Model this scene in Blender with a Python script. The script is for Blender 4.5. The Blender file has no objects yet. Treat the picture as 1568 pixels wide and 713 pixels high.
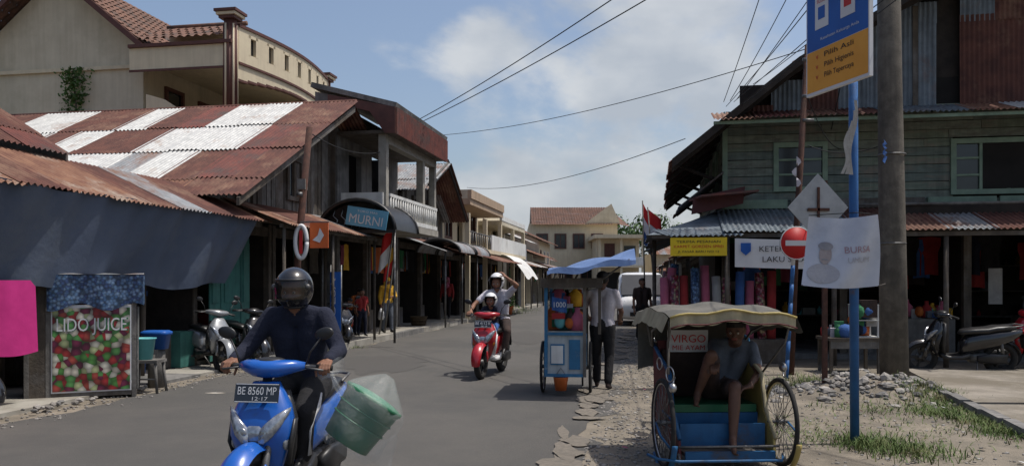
import bpy, math, random
import numpy as np
from mathutils import Vector, Matrix
random.seed(7); np.random.seed(7)
V=Vector
A=math.atan(.18)
X1=V((1,0,0));Y1=V((0,1,0));Z1=V((0,0,1))
def frame(c,Y): return Matrix.Translation((c+.18*Y,Y,0))@Matrix.Rotation(-A,4,'Z')
def R(a,b): return random.uniform(a,b)
COL=bpy.context.scene.collection
MC={}
def mat(name,c1,c2=None,scale=3,rough=.8,metal=0,bump=.25,bs=None,c3=None,c3s=.6,streak=0,stretch=(1,1,1),spec=.3,alpha=1,coat=0,t3=.55,emit=0):
    if name in MC: return MC[name]
    m=bpy.data.materials.new(name); m.use_nodes=True; nt=m.node_tree; N=nt.nodes; L=nt.links
    b=N['Principled BSDF']; b.inputs['Roughness'].default_value=rough; b.inputs['Metallic'].default_value=metal
    b.inputs['Specular IOR Level'].default_value=spec; b.inputs['Alpha'].default_value=alpha
    b.inputs['Coat Weight'].default_value=coat
    if c2 is None: c2=tuple(x*.75 for x in c1)
    tc=N.new('ShaderNodeTexCoord'); mp=N.new('ShaderNodeMapping'); mp.inputs['Scale'].default_value=stretch
    L.new(tc.outputs['Object'],mp.inputs['Vector'])
    def noise(s,d=8,src=mp,rg=.6):
        n=N.new('ShaderNodeTexNoise'); n.inputs['Scale'].default_value=s; n.inputs['Detail'].default_value=d; n.inputs['Roughness'].default_value=rg
        L.new(src.outputs[0],n.inputs['Vector']); return n
    def ramp(n,a,bb,ca=(0,0,0,1),cb=(1,1,1,1)):
        r=N.new('ShaderNodeValToRGB'); r.color_ramp.elements[0].position=a; r.color_ramp.elements[1].position=bb
        r.color_ramp.elements[0].color=ca; r.color_ramp.elements[1].color=cb
        L.new(n.outputs['Fac'],r.inputs['Fac']); return r
    r=ramp(noise(scale),.36,.64,(*c1,1),(*c2,1)); out=r.outputs['Color']
    if c3 is not None:
        r3=ramp(noise(c3s,10,mp,.7),t3-.06,t3+.09)
        mx=N.new('ShaderNodeMix'); mx.data_type='RGBA'; L.new(r3.outputs['Color'],mx.inputs['Factor'])
        L.new(out,mx.inputs['A']); mx.inputs['B'].default_value=(*c3,1); out=mx.outputs['Result']
    if streak>0:
        mp2=N.new('ShaderNodeMapping'); mp2.inputs['Scale'].default_value=(7,7,.5); L.new(tc.outputs['Object'],mp2.inputs['Vector'])
        rs=ramp(noise(1.0,6,mp2),.42,.66)
        ml=N.new('ShaderNodeMath'); ml.operation='MULTIPLY'; L.new(rs.outputs['Color'],ml.inputs[0]); ml.inputs[1].default_value=streak
        mx=N.new('ShaderNodeMix'); mx.data_type='RGBA'; L.new(ml.outputs[0],mx.inputs['Factor'])
        L.new(out,mx.inputs['A']); mx.inputs['B'].default_value=(*[x*.3 for x in c1],1); out=mx.outputs['Result']
    L.new(out,b.inputs['Base Color'])
    if bump>0:
        bn=N.new('ShaderNodeBump'); bn.inputs['Strength'].default_value=bump; bn.inputs['Distance'].default_value=.02
        L.new(noise(bs or scale*6,6).outputs['Fac'],bn.inputs['Height']); L.new(bn.outputs[0],b.inputs['Normal'])
    MC[name]=m; return m
# ---------------------------------------------------------------- materials
zincW=mat('zinc_white',(.52,.52,.50),(.37,.37,.36),6,.55,.1,.1,c3=(.24,.16,.12),c3s=1.2,t3=.62)
zincG=mat('zinc_grey',(.26,.27,.28),(.17,.18,.19),5,.6,.1,.1,c3=(.17,.09,.06),c3s=1.1,t3=.54)
rustL=mat('rust_light',(.23,.12,.075),(.14,.065,.045),4,.85,0,.15,c3=(.31,.25,.20),c3s=1.3,t3=.58)
rustD=mat('rust_dark',(.125,.052,.038),(.075,.033,.027),3.5,.85,0,.15,c3=(.19,.11,.075),c3s=1.0,t3=.57)
rustR=mat('rust_red',(.16,.05,.038),(.095,.035,.03),3,.8,0,.15,c3=(.07,.05,.045),c3s=1.0)
zincB=mat('zinc_bluish',(.18,.21,.235),(.12,.145,.165),5,.6,.1,.1,c3=(.15,.10,.085),c3s=1.2,t3=.6,streak=.5)
cream=mat('cream_plaster',(.56,.50,.38),(.50,.44,.33),2,.9,0,.1,c3=(.43,.38,.28),c3s=.4,streak=.16)
cream2=mat('cream_trim',(.60,.52,.37),(.54,.46,.33),2,.85,0,.08,streak=.15)
brown=mat('brown_paint',(.11,.045,.035),(.08,.034,.028),6,.6,0,.1)
tile=mat('roof_tile',(.20,.105,.075),(.12,.07,.052),9,.9,0,.3,c3=(.07,.055,.048),c3s=1.5)
concG=mat('raw_concrete',(.22,.21,.20),(.14,.137,.13),2.5,.95,0,.4,c3=(.08,.08,.073),c3s=.9,streak=.5)
concL=mat('light_concrete',(.34,.32,.28),(.26,.245,.21),3,.92,0,.3,c3=(.19,.17,.14),c3s=.7)
white=mat('white_paint',(.66,.66,.63),(.58,.57,.54),3,.6,0,.08,c3=(.40,.38,.34),c3s=1,t3=.62,streak=.3)
greenP=[mat('green_plank_a',(.165,.20,.155),(.12,.145,.115),4,.85,0,.3,c3=(.19,.17,.14),c3s=1.3,streak=.4,stretch=(1,1,3)),
        mat('green_plank_b',(.20,.225,.185),(.14,.17,.14),4,.85,0,.3,c3=(.11,.11,.095),c3s=1.5,streak=.4,stretch=(1,1,3)),
        mat('green_plank_c',(.14,.17,.15),(.10,.125,.11),4,.85,0,.3,c3=(.18,.16,.13),c3s=1.2,streak=.4,stretch=(1,1,3))]
wood=mat('old_wood',(.12,.10,.078),(.07,.058,.048),4,.9,0,.4,streak=.5,c3=(.16,.15,.14),c3s=1.1)
woodG=mat('grey_wood',(.19,.18,.165),(.115,.107,.097),5,.9,0,.4,streak=.5)
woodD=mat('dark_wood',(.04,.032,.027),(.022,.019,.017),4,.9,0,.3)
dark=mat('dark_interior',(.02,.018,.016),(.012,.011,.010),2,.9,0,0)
teal=mat('teal_paint',(.06,.20,.17),(.045,.14,.125),4,.7,0,.1,streak=.4)
greenT=mat('green_trim',(.20,.27,.20),(.14,.20,.15),5,.7,0,.1)
tarpM=mat('blue_grey_tarp',(.088,.110,.160),(.068,.088,.130),1.2,.65,0,.35,bs=9,c3=(.10,.118,.15),c3s=.8)
magenta=mat('magenta_tarp',(.50,.03,.19),(.40,.02,.15),3,.6,0,.2,bs=8)
blueTarp=mat('blue_tarp',(.13,.20,.37),(.09,.15,.30),3,.55,0,.3,bs=12)
rubber=mat('rubber',(.018,.018,.018),(.028,.026,.024),10,.85,0,.1)
blackP=mat('black_plastic',(.016,.016,.017),(.024,.023,.023),8,.4,0,.05,spec=.4)
chrome=mat('metal_bright',(.42,.42,.42),(.28,.28,.28),10,.35,.9,.03)
steel=mat('metal_dull',(.16,.16,.16),(.09,.085,.08),12,.5,.6,.1)
glassD=mat('dark_glass',(.02,.025,.03),(.03,.035,.04),2,.12,0,.0,spec=.6)
lampG=mat('lamp_glass',(.45,.47,.5),(.20,.22,.25),22,.12,.5,.05,bs=40,spec=.7)
redL=mat('red_lens',(.35,.01,.01),(.25,.01,.01),20,.2,0,.05)
orangeL=mat('orange_lens',(.6,.18,.02),(.5,.14,.02),20,.2,0,.05)
blueS=mat('scooter_blue',(.010,.10,.42),(.008,.08,.35),5,.28,0,0,spec=.5,coat=.4,c3=(.03,.08,.2),c3s=2.5,t3=.66)
redS=mat('scooter_red',(.38,.012,.02),(.30,.01,.015),5,.28,0,0,spec=.5,coat=.4)
whiteS=mat('gloss_white',(.70,.70,.70),(.62,.62,.61),5,.28,0,0,spec=.5,coat=.5,c3=(.45,.43,.40),c3s=1.5,t3=.64)
silverS=mat('gloss_silver',(.33,.34,.35),(.27,.28,.29),5,.3,.4,0,coat=.4)
blackS=mat('gloss_black',(.012,.012,.014),(.018,.018,.02),6,.2,0,0,spec=.5,coat=.5)
paper=mat('sign_white',(.62,.62,.62),(.55,.55,.56),3,.6,0,.05)
blackT=mat('letter_black',(.02,.02,.02),(.03,.03,.03),9,.7,0,0)
yellowB=mat('sign_yellow',(.70,.50,.02),(.60,.42,.02),3,.6,0,.05)
blueB=mat('sign_blue',(.015,.10,.38),(.012,.08,.32),3,.45,0,.03)
orangeB=mat('sign_orange',(.72,.33,.04),(.65,.28,.03),3,.5,0,.03)
redB=mat('sign_red',(.50,.02,.02),(.42,.02,.02),4,.5,0,.03,c3=(.35,.08,.06),c3s=5,t3=.64)
bluePole=mat('pole_blue',(.03,.12,.32),(.025,.09,.24),8,.55,0,.15,c3=(.12,.07,.05),c3s=6,t3=.66)
rustPole=mat('pole_rust',(.09,.04,.028),(.05,.026,.02),12,.85,0,.3)
poleC=mat('pole_concrete',(.15,.132,.108),(.095,.084,.07),6,.9,0,.4,c3=(.065,.058,.05),c3s=2,streak=.5)
skin=mat('skin',(.23,.115,.07),(.19,.09,.055),12,.55,0,.06,bs=90)
skinD=mat('skin_dark',(.12,.06,.04),(.09,.046,.03),12,.55,0,.06,bs=90)
hairM=mat('hair',(.012,.010,.009),(.02,.016,.014),60,.55,0,.3,bs=150)
lipM=mat('lips',(.22,.07,.055),(.18,.06,.05),30,.5,0,0)
eyeM=mat('eye',(.5,.48,.45),(.45,.43,.4),30,.3,0,0)
navy=mat('cloth_navy',(.018,.021,.038),(.012,.014,.026),6,.95,0,1.0,bs=12)
blackC=mat('cloth_black',(.014,.014,.016),(.022,.021,.022),6,.95,0,.9,bs=12)
whiteC=mat('cloth_white',(.48,.46,.49),(.40,.38,.42),5,.95,0,1.0,bs=12)
greyC=mat('cloth_grey',(.105,.12,.145),(.08,.09,.11),5,.95,0,1.0,bs=12)
brownC=mat('cloth_brown',(.055,.035,.03),(.035,.025,.022),5,.95,0,.8,bs=14)
yelC=mat('cloth_yellow',(.62,.36,.04),(.52,.28,.03),5,.95,0,.8,bs=14)
orgC=mat('cloth_orange',(.5,.14,.03),(.4,.10,.03),5,.95,0,.8,bs=14)
redC=mat('cloth_red',(.3,.03,.03),(.22,.025,.025),5,.95,0,.8,bs=14)
pinkC=mat('cloth_pink',(.42,.11,.17),(.34,.09,.14),5,.95,0,.8,bs=14)
blueC=mat('cloth_blue',(.05,.12,.32),(.04,.09,.24),5,.95,0,.8,bs=14)
greenC=mat('cloth_green',(.05,.2,.09),(.04,.15,.07),5,.95,0,.8,bs=14)
greyvc=mat('cloth_pale',(.35,.34,.32),(.27,.26,.25),5,.95,0,.8,bs=14)
smoke=mat('smoke_visor',(.02,.018,.016),(.03,.025,.02),3,.08,0,0,spec=.7,alpha=.5)
plastic=mat('clear_plastic',(.75,.8,.78),(.9,.92,.9),9,.12,0,1.0,bs=12,spec=.9,alpha=.11)
plasticG=mat('green_plastic',(.02,.13,.06),(.014,.095,.045),5,.35,0,.1)
tealPl=mat('teal_plastic',(.12,.40,.42),(.10,.34,.36),5,.4,0,.05)
orangePl=mat('orange_plastic',(.5,.12,.03),(.42,.10,.03),5,.45,0,.05)
wire=mat('wire_black',(.015,.015,.015),(.02,.02,.02),5,.7,0,0)
leaf=mat('leaf',(.04,.09,.018),(.07,.13,.03),6,.7,0,.1,c3=(.025,.05,.012),c3s=2)
grassM=mat('grass_blade',(.07,.12,.03),(.11,.14,.045),3,.8,0,.1,c3=(.17,.15,.07),c3s=2.5,t3=.57)
stoneM=mat('gravel_stone',(.24,.22,.20),(.15,.14,.125),4,.95,0,.3)
stoneM2=mat('gravel_stone_light',(.34,.32,.29),(.24,.22,.2),4,.95,0,.3)
litter=mat('litter',(.42,.40,.36),(.3,.26,.2),7,.9,0,.2)
shopmats=[redC,pinkC,blueC,greenC,yelC,orgC,whiteC,greyC,navy,brownC,greyvc,blackC,tealPl,orangePl]
dimmats=[brownC,greyC,navy,blackC,wood,greyvc,blueC,redC,teal]
def imgmat(name,cols,scale,seed=0):
    if name in MC: return MC[name]
    m=bpy.data.materials.new(name); m.use_nodes=True; nt=m.node_tree;N=nt.nodes;L=nt.links
    b=N['Principled BSDF']; b.inputs['Roughness'].default_value=.45
    tc=N.new('ShaderNodeTexCoord'); vo=N.new('ShaderNodeTexVoronoi'); vo.inputs['Scale'].default_value=scale; L.new(tc.outputs['Object'],vo.inputs['Vector'])
    sp=N.new('ShaderNodeSeparateColor'); L.new(vo.outputs['Color'],sp.inputs[0])
    r=N.new('ShaderNodeValToRGB'); r.color_ramp.interpolation='CONSTANT'; el=r.color_ramp.elements
    while len(el)<len(cols): el.new(.5)
    for i,c in enumerate(cols): el[i].position=i/len(cols); el[i].color=(*c,1)
    L.new(sp.outputs[0],r.inputs[0])
    d=N.new('ShaderNodeMapRange'); d.inputs['From Min'].default_value=.0; d.inputs['From Max'].default_value=.75; d.inputs['To Min'].default_value=1.15; d.inputs['To Max'].default_value=.25
    L.new(vo.outputs['Distance'],d.inputs[0])
    mx=N.new('ShaderNodeMix'); mx.data_type='RGBA'; mx.blend_type='MULTIPLY'; mx.inputs['Factor'].default_value=1
    L.new(r.outputs[0],mx.inputs['A']); L.new(d.outputs[0],mx.inputs['B']); L.new(mx.outputs['Result'],b.inputs['Base Color'])
    MC[name]=m; return m
fruit=imgmat('fruit_print',[(.36,.03,.03),(.6,.55,.45),(.08,.24,.05),(.17,.02,.06),(.10,.30,.08),(.45,.5,.25),(.42,.07,.05),(.62,.60,.5)],12)
blueCk=imgmat('blue_batik',[(.05,.12,.25),(.16,.26,.42),(.04,.08,.2),(.10,.19,.34)],26)
batik=imgmat('red_batik',[(.3,.03,.05),(.5,.2,.25),(.2,.02,.05),(.45,.35,.2)],22)
# ---------------------------------------------------------------- mesh builder
class MB:
    def __init__(s,name,M=None): s.name=name;s.v=[];s.f=[];s.m=[];s.sm=[];s.mats=[];s.M=M or Matrix.Identity(4)
    def mi(s,m):
        if m not in s.mats: s.mats.append(m)
        return s.mats.index(m)
    def add(s,vs,fs,m,smooth=False):
        o=len(s.v); M=s.M; s.v+=[tuple(M@V(p)) for p in vs]; i=s.mi(m)
        for f in fs: s.f.append(tuple(a+o for a in f)); s.m.append(i); s.sm.append(smooth)
    def obox(s,c,a,b,d,m):
        c=V(c);a=V(a);b=V(b);d=V(d); vs=[c+a*i+b*j+d*k for i in(-1,1) for j in(-1,1) for k in(-1,1)]
        s.add(vs,[(0,1,3,2),(4,6,7,5),(0,4,5,1),(2,3,7,6),(0,2,6,4),(1,5,7,3)],m)
    def box(s,x0,x1,y0,y1,z0,z1,m,rot=None):
        c=V(((x0+x1)/2,(y0+y1)/2,(z0+z1)/2)); a,b,d=V((abs(x1-x0)/2,0,0)),V((0,abs(y1-y0)/2,0)),V((0,0,abs(z1-z0)/2))
        if rot: a,b,d=rot@a,rot@b,rot@d
        s.obox(c,a,b,d,m)
    def loft(s,rings,m,smooth=True,caps=True,closed=True):
        n=len(rings[0]); vs=[p for r in rings for p in r]; fs=[]
        for i in range(len(rings)-1):
            for j in range(n if closed else n-1):
                k=(j+1)%n; fs.append((i*n+j,i*n+k,(i+1)*n+k,(i+1)*n+j))
        if caps: fs.append(tuple(range(n))[::-1]); fs.append(tuple((len(rings)-1)*n+j for j in range(n)))
        s.add(vs,fs,m,smooth)
    def cyl(s,p0,p1,r0,r1=None,m=None,n=12):
        p0=V(p0);p1=V(p1); r1=r0 if r1 is None else r1; d=(p1-p0).normalized(); a=d.orthogonal().normalized(); b=d.cross(a)
        s.loft([[p+(a*math.cos(t)+b*math.sin(t))*r for t in [2*math.pi*i/n for i in range(n)]] for p,r in((p0,r0),(p1,r1))],m)
    def tube(s,pts,r,m,n=8):
        pts=[V(p) for p in pts]; rings=[]; a=None
        for i,p in enumerate(pts):
            d=(pts[min(i+1,len(pts)-1)]-pts[max(i-1,0)]).normalized()
            a=(d.orthogonal() if a is None else (a-d*a.dot(d))).normalized(); b=d.cross(a)
            rr=r[i] if isinstance(r,(list,tuple)) else r
            rings.append([p+(a*math.cos(t)+b*math.sin(t))*rr for t in [2*math.pi*k/n for k in range(n)]])
        s.loft(rings,m)
    def ell(s,c,r,m,rot=None,n=14,k=10):
        c=V(c); rings=[]
        for i in range(k+1):
            ph=-math.pi/2+math.pi*i/k; ph=max(min(ph,1.53),-1.53)
            ring=[]
            for j in range(n):
                t=2*math.pi*j/n; p=V((r[0]*math.cos(ph)*math.cos(t),r[1]*math.cos(ph)*math.sin(t),r[2]*math.sin(ph)))
                if rot: p=rot@p
                ring.append(c+p)
            rings.append(ring)
        s.loft(rings,m)
    def torus(s,c,ax,R_,r,m,n=32,k=8,a0=0,a1=2*math.pi,sx=1):
        c=V(c);ax=V(ax).normalized();a=(ax.orthogonal() if abs(ax.z)>.9 else ax.cross(Z1)).normalized();b=ax.cross(a)
        full=abs(a1-a0-2*math.pi)<1e-3; rings=[]
        for i in range(n+1):
            t=a0+(a1-a0)*i/n; d=a*math.cos(t)+b*math.sin(t)
            rings.append([c+d*(R_+r*math.cos(q))+ax*(r*sx*math.sin(q)) for q in [2*math.pi*j/k for j in range(k)]])
        s.loft(rings,m,caps=not full)
    def grid(s,fn,nu,nv,m,smooth=True):
        vs=[fn(i/nu,j/nv) for i in range(nu+1) for j in range(nv+1)]
        s.add(vs,[(i*(nv+1)+j,(i+1)*(nv+1)+j,(i+1)*(nv+1)+j+1,i*(nv+1)+j+1) for i in range(nu) for j in range(nv)],m,smooth)
    def prism(s,pts,N,m):
        N=V(N); n=len(pts); a=[V(p) for p in pts]; vs=a+[p+N for p in a]
        s.add(vs,[tuple(range(n))[::-1],tuple(range(n,2*n))]+[(i,(i+1)%n,(i+1)%n+n,i+n) for i in range(n)],m)
    def corr(s,O,U,Vv,lu,lv,m,amp=.016,per=.1,rows=1):
        O=V(O);U=V(U).normalized();Vv=V(Vv).normalized();N=U.cross(Vv).normalized()
        if N.z<0: N=-N
        k=max(4,int(lu/per*5))
        s.grid(lambda u,v:O+U*(lu*u)+Vv*(lv*v)+N*(amp*math.sin(2*math.pi*lu*u/per)),k,rows,m)
    def patch(s,O,U,Vv,lu,lv,mats,w,sw=.78,sl=1.7,amp=.018,jit=.02,pick=None):
        O=V(O);U=V(U).normalized();Vv=V(Vv).normalized();N=U.cross(Vv).normalized()
        if N.z<0: N=-N
        nr=max(1,math.ceil(lv/sl-.1)); nc=max(1,math.ceil(lu/sw)); 
        for r in range(nr):
            for c in range(nc):
                m=None
                if pick: m=pick(c/nc,r/nr)
                m=m or random.choices(mats,w)[0]
                o=O+U*(c*sw+R(-jit,jit))+Vv*(r*sl+R(-jit,jit)*2)+N*((nr-r)*.022+R(0,.012))
                L=min(sl+.12,lv-r*sl+R(0,.08)); W=min(sw+.08,lu-c*sw+.04)
                s.corr(o,U+Vv*R(-.006,.006),Vv+U*R(-.006,.006)+N*R(-.006,.004),W,L,m,amp)
    def text(s,t,O,U,W,h,m,width=None):
        vs,fs,w=textgeo(t); O=V(O);U=V(U).normalized();W=V(W).normalized(); k=h/.7; kx=k if width is None else width/w
        s.add([O+U*(p[0]*kx)+W*(p[1]*k) for p in vs],fs,m)
    def done(s,parent=None,loc=None):
        me=bpy.data.meshes.new(s.name)
        if loc is None:
            a=np.array(s.v); lo=a.min(0);hi=a.max(0); loc=V(((lo[0]+hi[0])/2,(lo[1]+hi[1])/2,lo[2]))
        loc=V(loc); l=tuple(loc)
        me.from_pydata([(p[0]-l[0],p[1]-l[1],p[2]-l[2]) for p in s.v],[],s.f)
        for m in s.mats: me.materials.append(m)
        me.polygons.foreach_set('material_index',s.m); me.polygons.foreach_set('use_smooth',s.sm)
        me.update(); ob=bpy.data.objects.new(s.name,me); COL.objects.link(ob); ob.location=loc
        if parent: ob.parent=parent; ob.location=loc-parent.location
        return ob
TG={}
def textgeo(t):
    if t in TG: return TG[t]
    cu=bpy.data.curves.new('t','FONT'); cu.body=t; cu.align_x='CENTER'; cu.resolution_u=3
    ob=bpy.data.objects.new('t',cu); COL.objects.link(ob); dg=bpy.context.evaluated_depsgraph_get(); dg.update()
    me=bpy.data.meshes.new_from_object(ob.evaluated_get(dg)); vs=[tuple(v.co) for v in me.vertices]; fs=[tuple(p.vertices) for p in me.polygons]
    bpy.data.objects.remove(ob); bpy.data.meshes.remove(me); w=max(p[0] for p in vs)-min(p[0] for p in vs)
    TG[t]=(vs,fs,w); return TG[t]
def empty(name,M):
    e=bpy.data.objects.new(name,None); COL.objects.link(e); e.location=M.translation; e.empty_display_size=.3; return e
def ringE(c,a,b,n=16,p=2.0):
    c=V(c);a=V(a);b=V(b);o=[]
    for i in range(n):
        t=2*math.pi*i/n;ct,st=math.cos(t),math.sin(t)
        o.append(c+a*(abs(ct)**(2/p)*(1 if ct>=0 else -1))+b*(abs(st)**(2/p)*(1 if st>=0 else -1)))
    return o
def win(mb,O,U,N,w,h,fm,gm,nx=2,nz=2,fr=.05,d=.05):
    O=V(O);U=V(U);N=V(N)
    mb.obox(O+U*w/2+Z1*h/2-N*.02,U*w/2,N*.01,Z1*h/2,gm)
    for q in (0,1): mb.obox(O+U*(w*q)+Z1*h/2+N*.01,U*fr,N*d,Z1*(h/2+fr),fm); mb.obox(O+U*w/2+Z1*(h*q)+N*.008,U*(w/2-fr),N*d,Z1*fr,fm)
    for i in range(1,nx): mb.obox(O+U*(w*i/nx)+Z1*h/2,U*fr*.55,N*d*.7,Z1*(h/2-fr),fm)
    for i in range(1,nz): mb.obox(O+U*w/2+Z1*(h*i/nz)-N*.004,U*(w/2-fr),N*d*.6,Z1*fr*.4,fm)
def wallp(mb,O,U,N,L,z0,z1,th,m,ops=()):
    O=V(O);U=V(U);N=V(N); us=sorted({0,L}|{o[0] for o in ops}|{o[2] for o in ops}); zs=sorted({z0,z1}|{o[1] for o in ops}|{o[3] for o in ops})
    for i in range(len(us)-1):
        for j in range(len(zs)-1):
            uc=(us[i]+us[i+1])/2; zc=(zs[j]+zs[j+1])/2
            if any(o[0]<uc<o[2] and o[1]<zc<o[3] for o in ops): continue
            c=O+U*uc-N*(th/2); c=V((c.x,c.y,zc)); mb.obox(c,U*(us[i+1]-us[i])/2,N*th/2,Z1*(zs[j+1]-zs[j])/2,m)
def bottle(mb,p,s,m):
    p=V(p); mb.loft([ringE(p+Z1*z*s,X1*r*s,Y1*r*s,8) for z,r in((0,.3),(.6,.32),(.8,.12),(1,.12))],m)
def goods(mb,x0,x1,y0,y1,z0,z1,n,mats):
    for i in range(n):
        x=R(x0,x1);y=R(y0,y1); lv=random.choice([z0,z0+(z1-z0)*.33,z0+(z1-z0)*.66]); m=random.choice(mats); k=random.random()
        if k<.45:
            w=R(.05,.16);h=R(.08,.3); mb.box(x-w,x+w,y-w*R(.5,1),y+w*R(.5,1),lv,lv+h,m,rot=Matrix.Rotation(R(-.4,.4),3,'Z'))
        elif k<.8: bottle(mb,(x,y,lv),R(.15,.35),m)
        else: mb.ell((x,y,lv+.1),(R(.08,.16),R(.08,.16),R(.08,.14)),m,n=8,k=6)
def garment(mb,p,U,w,h,m):
    p=V(p);U=V(U);N=U.cross(Z1); ph=R(0,6)
    def fn(u,v):
        ww=w*(1.0 if v<.25 else .72+.1*v); return p+U*((u-.5)*ww)-Z1*(h*v+.05*abs(u-.5))+N*(.03*math.sin(9*u+ph)*(.3+v))
    mb.grid(fn,8,5,m)
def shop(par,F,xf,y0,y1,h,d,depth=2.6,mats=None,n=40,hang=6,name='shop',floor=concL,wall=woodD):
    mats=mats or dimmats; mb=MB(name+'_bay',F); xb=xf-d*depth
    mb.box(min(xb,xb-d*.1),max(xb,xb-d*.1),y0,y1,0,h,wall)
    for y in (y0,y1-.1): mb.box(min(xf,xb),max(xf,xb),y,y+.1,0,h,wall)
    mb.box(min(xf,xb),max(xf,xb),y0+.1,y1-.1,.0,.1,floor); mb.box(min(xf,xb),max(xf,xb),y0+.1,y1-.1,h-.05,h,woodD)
    for y in (y0,y1-.1): mb.box(xf-.05,xf+.07,y-.01,y+.11,0,h,wood)
    mb.box(xf-.06,xf+.06,y0+.12,y1-.12,h-.25,h-.06,wood)
    for zz in (.75,1.35,1.95): mb.box(xb+.02 if d>0 else xb-.5,xb+.5 if d>0 else xb-.02,y0+.12,y1-.12,zz-.03,zz,wood)
    a,b=sorted((xb+d*.12,xb+d*.45)); goods(mb,a,b,y0+.25,y1-.25,.75,2.5,n,mats)
    a,b=sorted((xf-d*.7,xf-d*.2)); mb.box(a,b,y0+.3,(y0+y1)/2,.1,.7,wood); goods(mb,a+.1,b-.1,y0+.4,(y0+y1)/2-.1,.7,.75,n//4,mats)
    for i in range(hang): garment(mb,(xf-d*R(.05,.5),R(y0+.3,y1-.3),h-.3),V((R(-.5,.5),1,0)).normalized(),R(.35,.5),R(.5,.8),random.choice(mats))
    mb.done(par)
# ---------------------------------------------------------------- camera, sun, sky
sc=bpy.context.scene
cam=bpy.data.cameras.new('camera'); co=bpy.data.objects.new('camera',cam); COL.objects.link(co); co.location=(0,0,1.55); co.rotation_euler=(math.radians(90),0,0)
cam.sensor_width=36; cam.lens=28; cam.shift_y=.0469; cam.clip_end=2000; sc.camera=co
sd=V((.40,.03,1)).normalized(); el=math.asin(sd.z); rot=math.atan2(sd.x,sd.y)
sun=bpy.data.lights.new('sun','SUN'); sun.energy=3.9; sun.angle=math.radians(.5); sun.color=(1,.96,.90); so=bpy.data.objects.new('sun',sun); COL.objects.link(so)
so.rotation_euler=sd.to_track_quat('Z','Y').to_euler(); so.location=(0,0,30)
w=bpy.data.worlds.new('World'); sc.world=w; w.use_nodes=True; nt=w.node_tree; N=nt.nodes; L=nt.links
bg=N['Background']; sky=N.new('ShaderNodeTexSky'); sky.sky_type='NISHITA'; sky.sun_disc=False; sky.sun_elevation=el; sky.sun_rotation=rot
sky.air_density=1.0; sky.dust_density=3.2; sky.ozone_density=1.0; bg.inputs['Strength'].default_value=.14
tc=N.new('ShaderNodeTexCoord')
mp=N.new('ShaderNodeMapping'); mp.inputs['Scale'].default_value=(1,1,1.7); mp.inputs['Location'].default_value=(.35,0,.1); L.new(tc.outputs['Generated'],mp.inputs[0])
nz=N.new('ShaderNodeTexNoise'); nz.inputs['Scale'].default_value=4.2; nz.inputs['Detail'].default_value=12; nz.inputs['Roughness'].default_value=.54; nz.inputs['Distortion'].default_value=.2; L.new(mp.outputs[0],nz.inputs['Vector'])
dt=N.new('ShaderNodeVectorMath'); dt.operation='DOT_PRODUCT'; L.new(tc.outputs['Generated'],dt.inputs[0]); cd=V((.20,1,.14)).normalized(); dt.inputs[1].default_value=cd
mr=N.new('ShaderNodeMapRange'); mr.interpolation_type='SMOOTHSTEP'; mr.inputs['From Min'].default_value=.925; mr.inputs['From Max'].default_value=.998; mr.inputs['To Min'].default_value=-.12; mr.inputs['To Max'].default_value=.15; L.new(dt.outputs['Value'],mr.inputs[0])
ad=N.new('ShaderNodeMath'); ad.operation='ADD'; L.new(nz.outputs['Fac'],ad.inputs[0]); L.new(mr.outputs[0],ad.inputs[1])
rp=N.new('ShaderNodeValToRGB'); rp.color_ramp.elements[0].position=.50; rp.color_ramp.elements[1].position=.66; rp.color_ramp.interpolation='EASE'; L.new(ad.outputs[0],rp.inputs[0])
nz2=N.new('ShaderNodeTexNoise'); nz2.inputs['Scale'].default_value=8; nz2.inputs['Detail'].default_value=8; L.new(mp.outputs[0],nz2.inputs['Vector'])
cc=N.new('ShaderNodeValToRGB'); cc.color_ramp.elements[0].position=.35; cc.color_ramp.elements[0].color=(3.3,3.6,4.0,1); cc.color_ramp.elements[1].position=.65; cc.color_ramp.elements[1].color=(4.8,4.95,5.1,1); L.new(nz2.outputs['Fac'],cc.inputs[0])
mx=N.new('ShaderNodeMix'); mx.data_type='RGBA'; mf=N.new('ShaderNodeMath'); mf.operation='MULTIPLY'; mf.inputs[1].default_value=.85; L.new(rp.outputs[0],mf.inputs[0])
L.new(mf.outputs[0],mx.inputs['Factor']); L.new(sky.outputs[0],mx.inputs['A']); L.new(cc.outputs[0],mx.inputs['B']); L.new(mx.outputs['Result'],bg.inputs['Color'])
sc.view_settings.view_transform='Standard'; sc.view_settings.look='None'; sc.view_settings.exposure=0
# ---------------------------------------------------------------- ground and road
dirt=mat('dirt_ground',(.24,.205,.16),(.16,.14,.11),2.2,.95,0,.8,bs=40,c3=(.11,.095,.075),c3s=.5)
asph=mat('asphalt',(.108,.101,.092),(.085,.08,.073),60,.9,0,.5,bs=160,c3=(.078,.075,.07),c3s=.35,t3=.5)
asph2=mat('asphalt_patch',(.086,.081,.075),(.072,.068,.063),60,.9,0,.5,bs=160)
dustM=mat('road_dust',(.19,.165,.135),(.14,.125,.105),20,.95,0,.5,bs=90)
g=MB('ground'); 
def gz(u,v): return V(((u-.5)*1200,(v-.5)*1200,0))
g.grid(gz,60,60,dirt,False); g.done(loc=(0,0,0))
def rpath(s):
    if s<60: p=V((math.sin(A)*s,math.cos(A)*s,0)); a=A
    else:
        k=min(s-60,60)/42; a=A+k; p=V((math.sin(A)*60,math.cos(A)*60,0))+V((math.cos(A)-math.cos(A+k),math.sin(A+k)-math.sin(A),0))*42
        if s>120: p+=V((math.sin(a),math.cos(a),0))*(s-120)
    return p,V((math.cos(a),-math.sin(a),0))
def rp_(s,t,z=0): p,n=rpath(s); return p+n*t+Z1*z
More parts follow.
